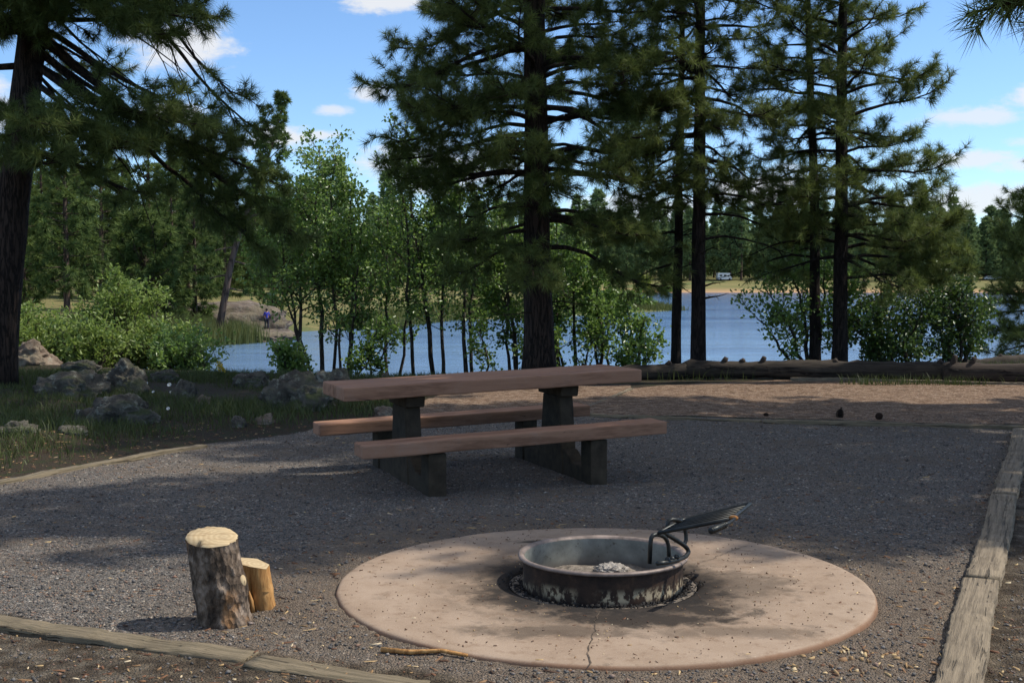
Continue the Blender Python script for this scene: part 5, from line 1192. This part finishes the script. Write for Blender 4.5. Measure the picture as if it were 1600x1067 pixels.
bm = bmesh.new(); bmesh.ops.create_cone(bm, cap_ends=True, segments=8, radius1=.016, radius2=.006, depth=.04, matrix=Matrix.Translation((0, -.105, 1.505)) @ Matrix.Rotation(rad(60), 4, 'X')); from_bm('nose', bm, skin, PR, True)

# ------------------------------------------------------------------ vehicles beyond the lake
white = m_simple('white_paint', (.78, .78, .78), .35, 0, .5); glass = m_simple('dark_glass', (.02, .025, .03), .1, 0, .6); tyre = m_simple('tyre_rubber', (.015, .015, .015), .8); silver = m_simple('silver_paint', (.45, .46, .48), .3, .4, .5); redl = m_simple('red_lamp', (.4, .02, .02), .3)
def vehicle(name, label, cat, loc, rz, prof_, wid, wheels, wins, paint):
    o = thing(name, label, cat, loc, rz); bm = bmesh.new()
    A_ = [bm.verts.new((u, -wid / 2, v)) for u, v in prof_]; B_ = [bm.verts.new((u, wid / 2, v)) for u, v in prof_]; bm.faces.new(A_); bm.faces.new(B_[::-1]); n = len(prof_)
    for k in range(n): bm.faces.new([A_[k], B_[k], B_[(k + 1) % n], A_[(k + 1) % n]])
    bmesh.ops.recalc_face_normals(bm, faces=bm.faces[:]); bmesh.ops.bevel(bm, geom=bm.edges[:], offset=.06, segments=2, affect='EDGES'); from_bm('body', bm, paint, o)
    for (u, r_) in wheels:
        for s in (-1, 1):
            bm = bmesh.new(); bmesh.ops.create_cone(bm, cap_ends=True, segments=18, radius1=r_, radius2=r_, depth=.22, matrix=Matrix.Translation((u, s * (wid / 2 - .08), r_)) @ Matrix.Rotation(math.pi / 2, 4, 'X')); from_bm('wheel', bm, tyre, o)
    for (u0, u1, v0, v1) in wins:
        for s in (-1, 1):
            bm = bmesh.new(); box_bm(bm, u1 - u0, .03, v1 - v0, ((u0 + u1) / 2, s * (wid / 2 + .006), (v0 + v1) / 2)); from_bm('window', bm, glass, o)
    for s in (-1, 1):
        bm = bmesh.new(); box_bm(bm, .03, .25, .14, (prof_[0][0] - .012, s * (wid / 2 - .25), prof_[0][1] + .35)); from_bm('tail_light', bm, redl, o)
    return o
vehicle('camper_van', 'white camper parked under the pines on the far shore', 'camper', at_px(1131, 428, 0), .15, [(-2.6, .4), (2.4, .4), (2.6, 1.1), (2.2, 1.3), (1.6, 2.0), (1.9, 2.2), (1.9, 2.7), (-2.6, 2.7)], 2.1, [(-1.6, .38), (1.7, .38)], [(-2.0, -1.0, 1.5, 2.1), (-.5, .5, 1.5, 2.1), (1.0, 1.55, 1.4, 1.95)], white)
car = vehicle('parked_car', 'silver car parked on the far shore at the right edge', 'car', at_px(1545, 432, 0), .05, [(-2.2, .35), (2.2, .35), (2.25, .8), (1.2, .95), (.5, 1.45), (-1.2, 1.45), (-1.9, 1.0), (-2.25, .95)], 1.75, [(-1.35, .33), (1.4, .33)], [(-1.2, -.2, .98, 1.34), (-.1, .6, .98, 1.34)], silver)
c = copy_tree(car, 'second pale car parked just left of the silver car on the far shore'); c.location = at_px(1565, 436, 0)

# ------------------------------------------------------------------ light, sky
SEL, SAZ = 52, 82   # azimuth clockwise from +Y
sun = bpy.data.lights.new('sun', 'SUN'); sun.energy = 5.0; sun.angle = rad(.5); sun.color = (1, .94, .84); so = link(bpy.data.objects.new('sun', sun))
dv = Vector((math.sin(rad(SAZ)) * math.cos(rad(SEL)), math.cos(rad(SAZ)) * math.cos(rad(SEL)), math.sin(rad(SEL)))); so.rotation_euler = dv.to_track_quat('Z', 'Y').to_euler(); so.location = (30, 5, 40)
w = bpy.data.worlds.new('World'); sc.world = w; w.use_nodes = True; nt = w.node_tree; nt.nodes.clear()
class WT(NT):
    def __init__(s): s.t = nt
t = WT(); out = t.n('ShaderNodeOutputWorld'); bg = t.n('ShaderNodeBackground'); t.l(bg, 0, out, 0); bg.inputs['Strength'].default_value = .14
sky = t.n('ShaderNodeTexSky', sky_type='NISHITA'); sky.sun_disc = False; sky.sun_elevation = rad(SEL); sky.sun_rotation = rad(SAZ); sky.altitude = 2000; sky.air_density = 1.0; sky.dust_density = .8; sky.ozone_density = 2.0
tc = t.n('ShaderNodeTexCoord'); sx = t.n('ShaderNodeSeparateXYZ'); t.l(tc, 'Generated', sx, 0)
az = t.math('ARCTAN2', (sx, 0), (sx, 1)); el = t.math('ARCSINE', (sx, 2))
cmb = t.n('ShaderNodeCombineXYZ'); t.t.links.new(az[0].outputs[0], cmb.inputs[0]); t.t.links.new(t.math('MULTIPLY', el, 2.2)[0].outputs[0], cmb.inputs[1])
n1 = t.noise(cmb, 16, 6, .66, .2); n2 = t.noise(cmb, 55, 3, .65)
nn = t.math('ADD', t.math('MULTIPLY', t.math('SUBTRACT', (n1, 0), .5), 3.0), t.math('MULTIPLY', t.math('SUBTRACT', (n2, 0), .5), 1.0))
CL = [(300, 95, 75, 42, 1), (290, 190, 50, 16, 1), (585, 150, 42, 16, .9), (525, 180, 28, 9, .8), (610, 18, 70, 22, 1), (500, 217, 32, 9, .9), (440, 222, 60, 22, 1), (1575, 178, 50, 18, .9), (1480, 203, 75, 15, .8), (1470, 264, 85, 15, .85), (1575, 272, 90, 11, .75), (1520, 325, 170, 24, .9), (1590, 240, 70, 9, .6), (1200, 300, 110, 30, 1), (690, 265, 120, 35, .85), (20, 190, 60, 50, .9), (330, 340, 70, 22, .8), (1000, 330, 130, 25, .8)]
acc = None
for (px, py, w_, h_, s_) in CL:
    a_ = (px - 800) / F; e_ = (HZ - py) / F
    dx = t.math('DIVIDE', t.math('SUBTRACT', az, a_), w_ * 1.25 / F); dy = t.math('DIVIDE', t.math('SUBTRACT', el, e_), h_ * 1.25 / F)
    d2 = t.math('SQRT', t.math('ADD', t.math('MULTIPLY', dx, dx), t.math('MULTIPLY', dy, dy)))
    v = t.math('MULTIPLY', t.sstep(t.math('ADD', t.math('SUBTRACT', 1.05, d2), t.math('MULTIPLY', nn, .75)), .0, .75), s_)
    acc = v if acc is None else t.math('MAXIMUM', acc, v)
# scattered clouds over the unseen dome; overhead cover added to neutralise ambient light
n3 = t.noise(cmb, 3.2, 5, .6, .2)
rest = t.math('MULTIPLY', t.sstep((n3, 0), .58, .75), t.sstep(t.math('ABSOLUTE', az), .5, .8))
hi = t.math('MULTIPLY', t.sstep((n3, 0), .40, .58), t.sstep(el, .35, .6)); acc = t.math('MAXIMUM', acc, t.math('MAXIMUM', rest, hi))
skyc = t.mix((sky, 0), (1.02, 1.2, 1.36), 1.0, 'MULTIPLY')
cc = t.mix(skyc, (6.2, 6.3, 6.5), t.math('MULTIPLY', acc, .92))
t.t.links.new(cc[0].outputs[2], bg.inputs['Color'])
sc.view_settings.view_transform = 'Standard'; sc.view_settings.look = 'None'; sc.view_settings.exposure = 0; sc.view_settings.gamma = 1
sc.cycles.max_bounces = 6; sc.cycles.diffuse_bounces = 2; sc.cycles.glossy_bounces = 3; sc.cycles.transmission_bounces = 3; sc.cycles.caustics_reflective = False; sc.cycles.caustics_refractive = False
try:
    sc.cycles.use_denoising = True
except Exception: pass
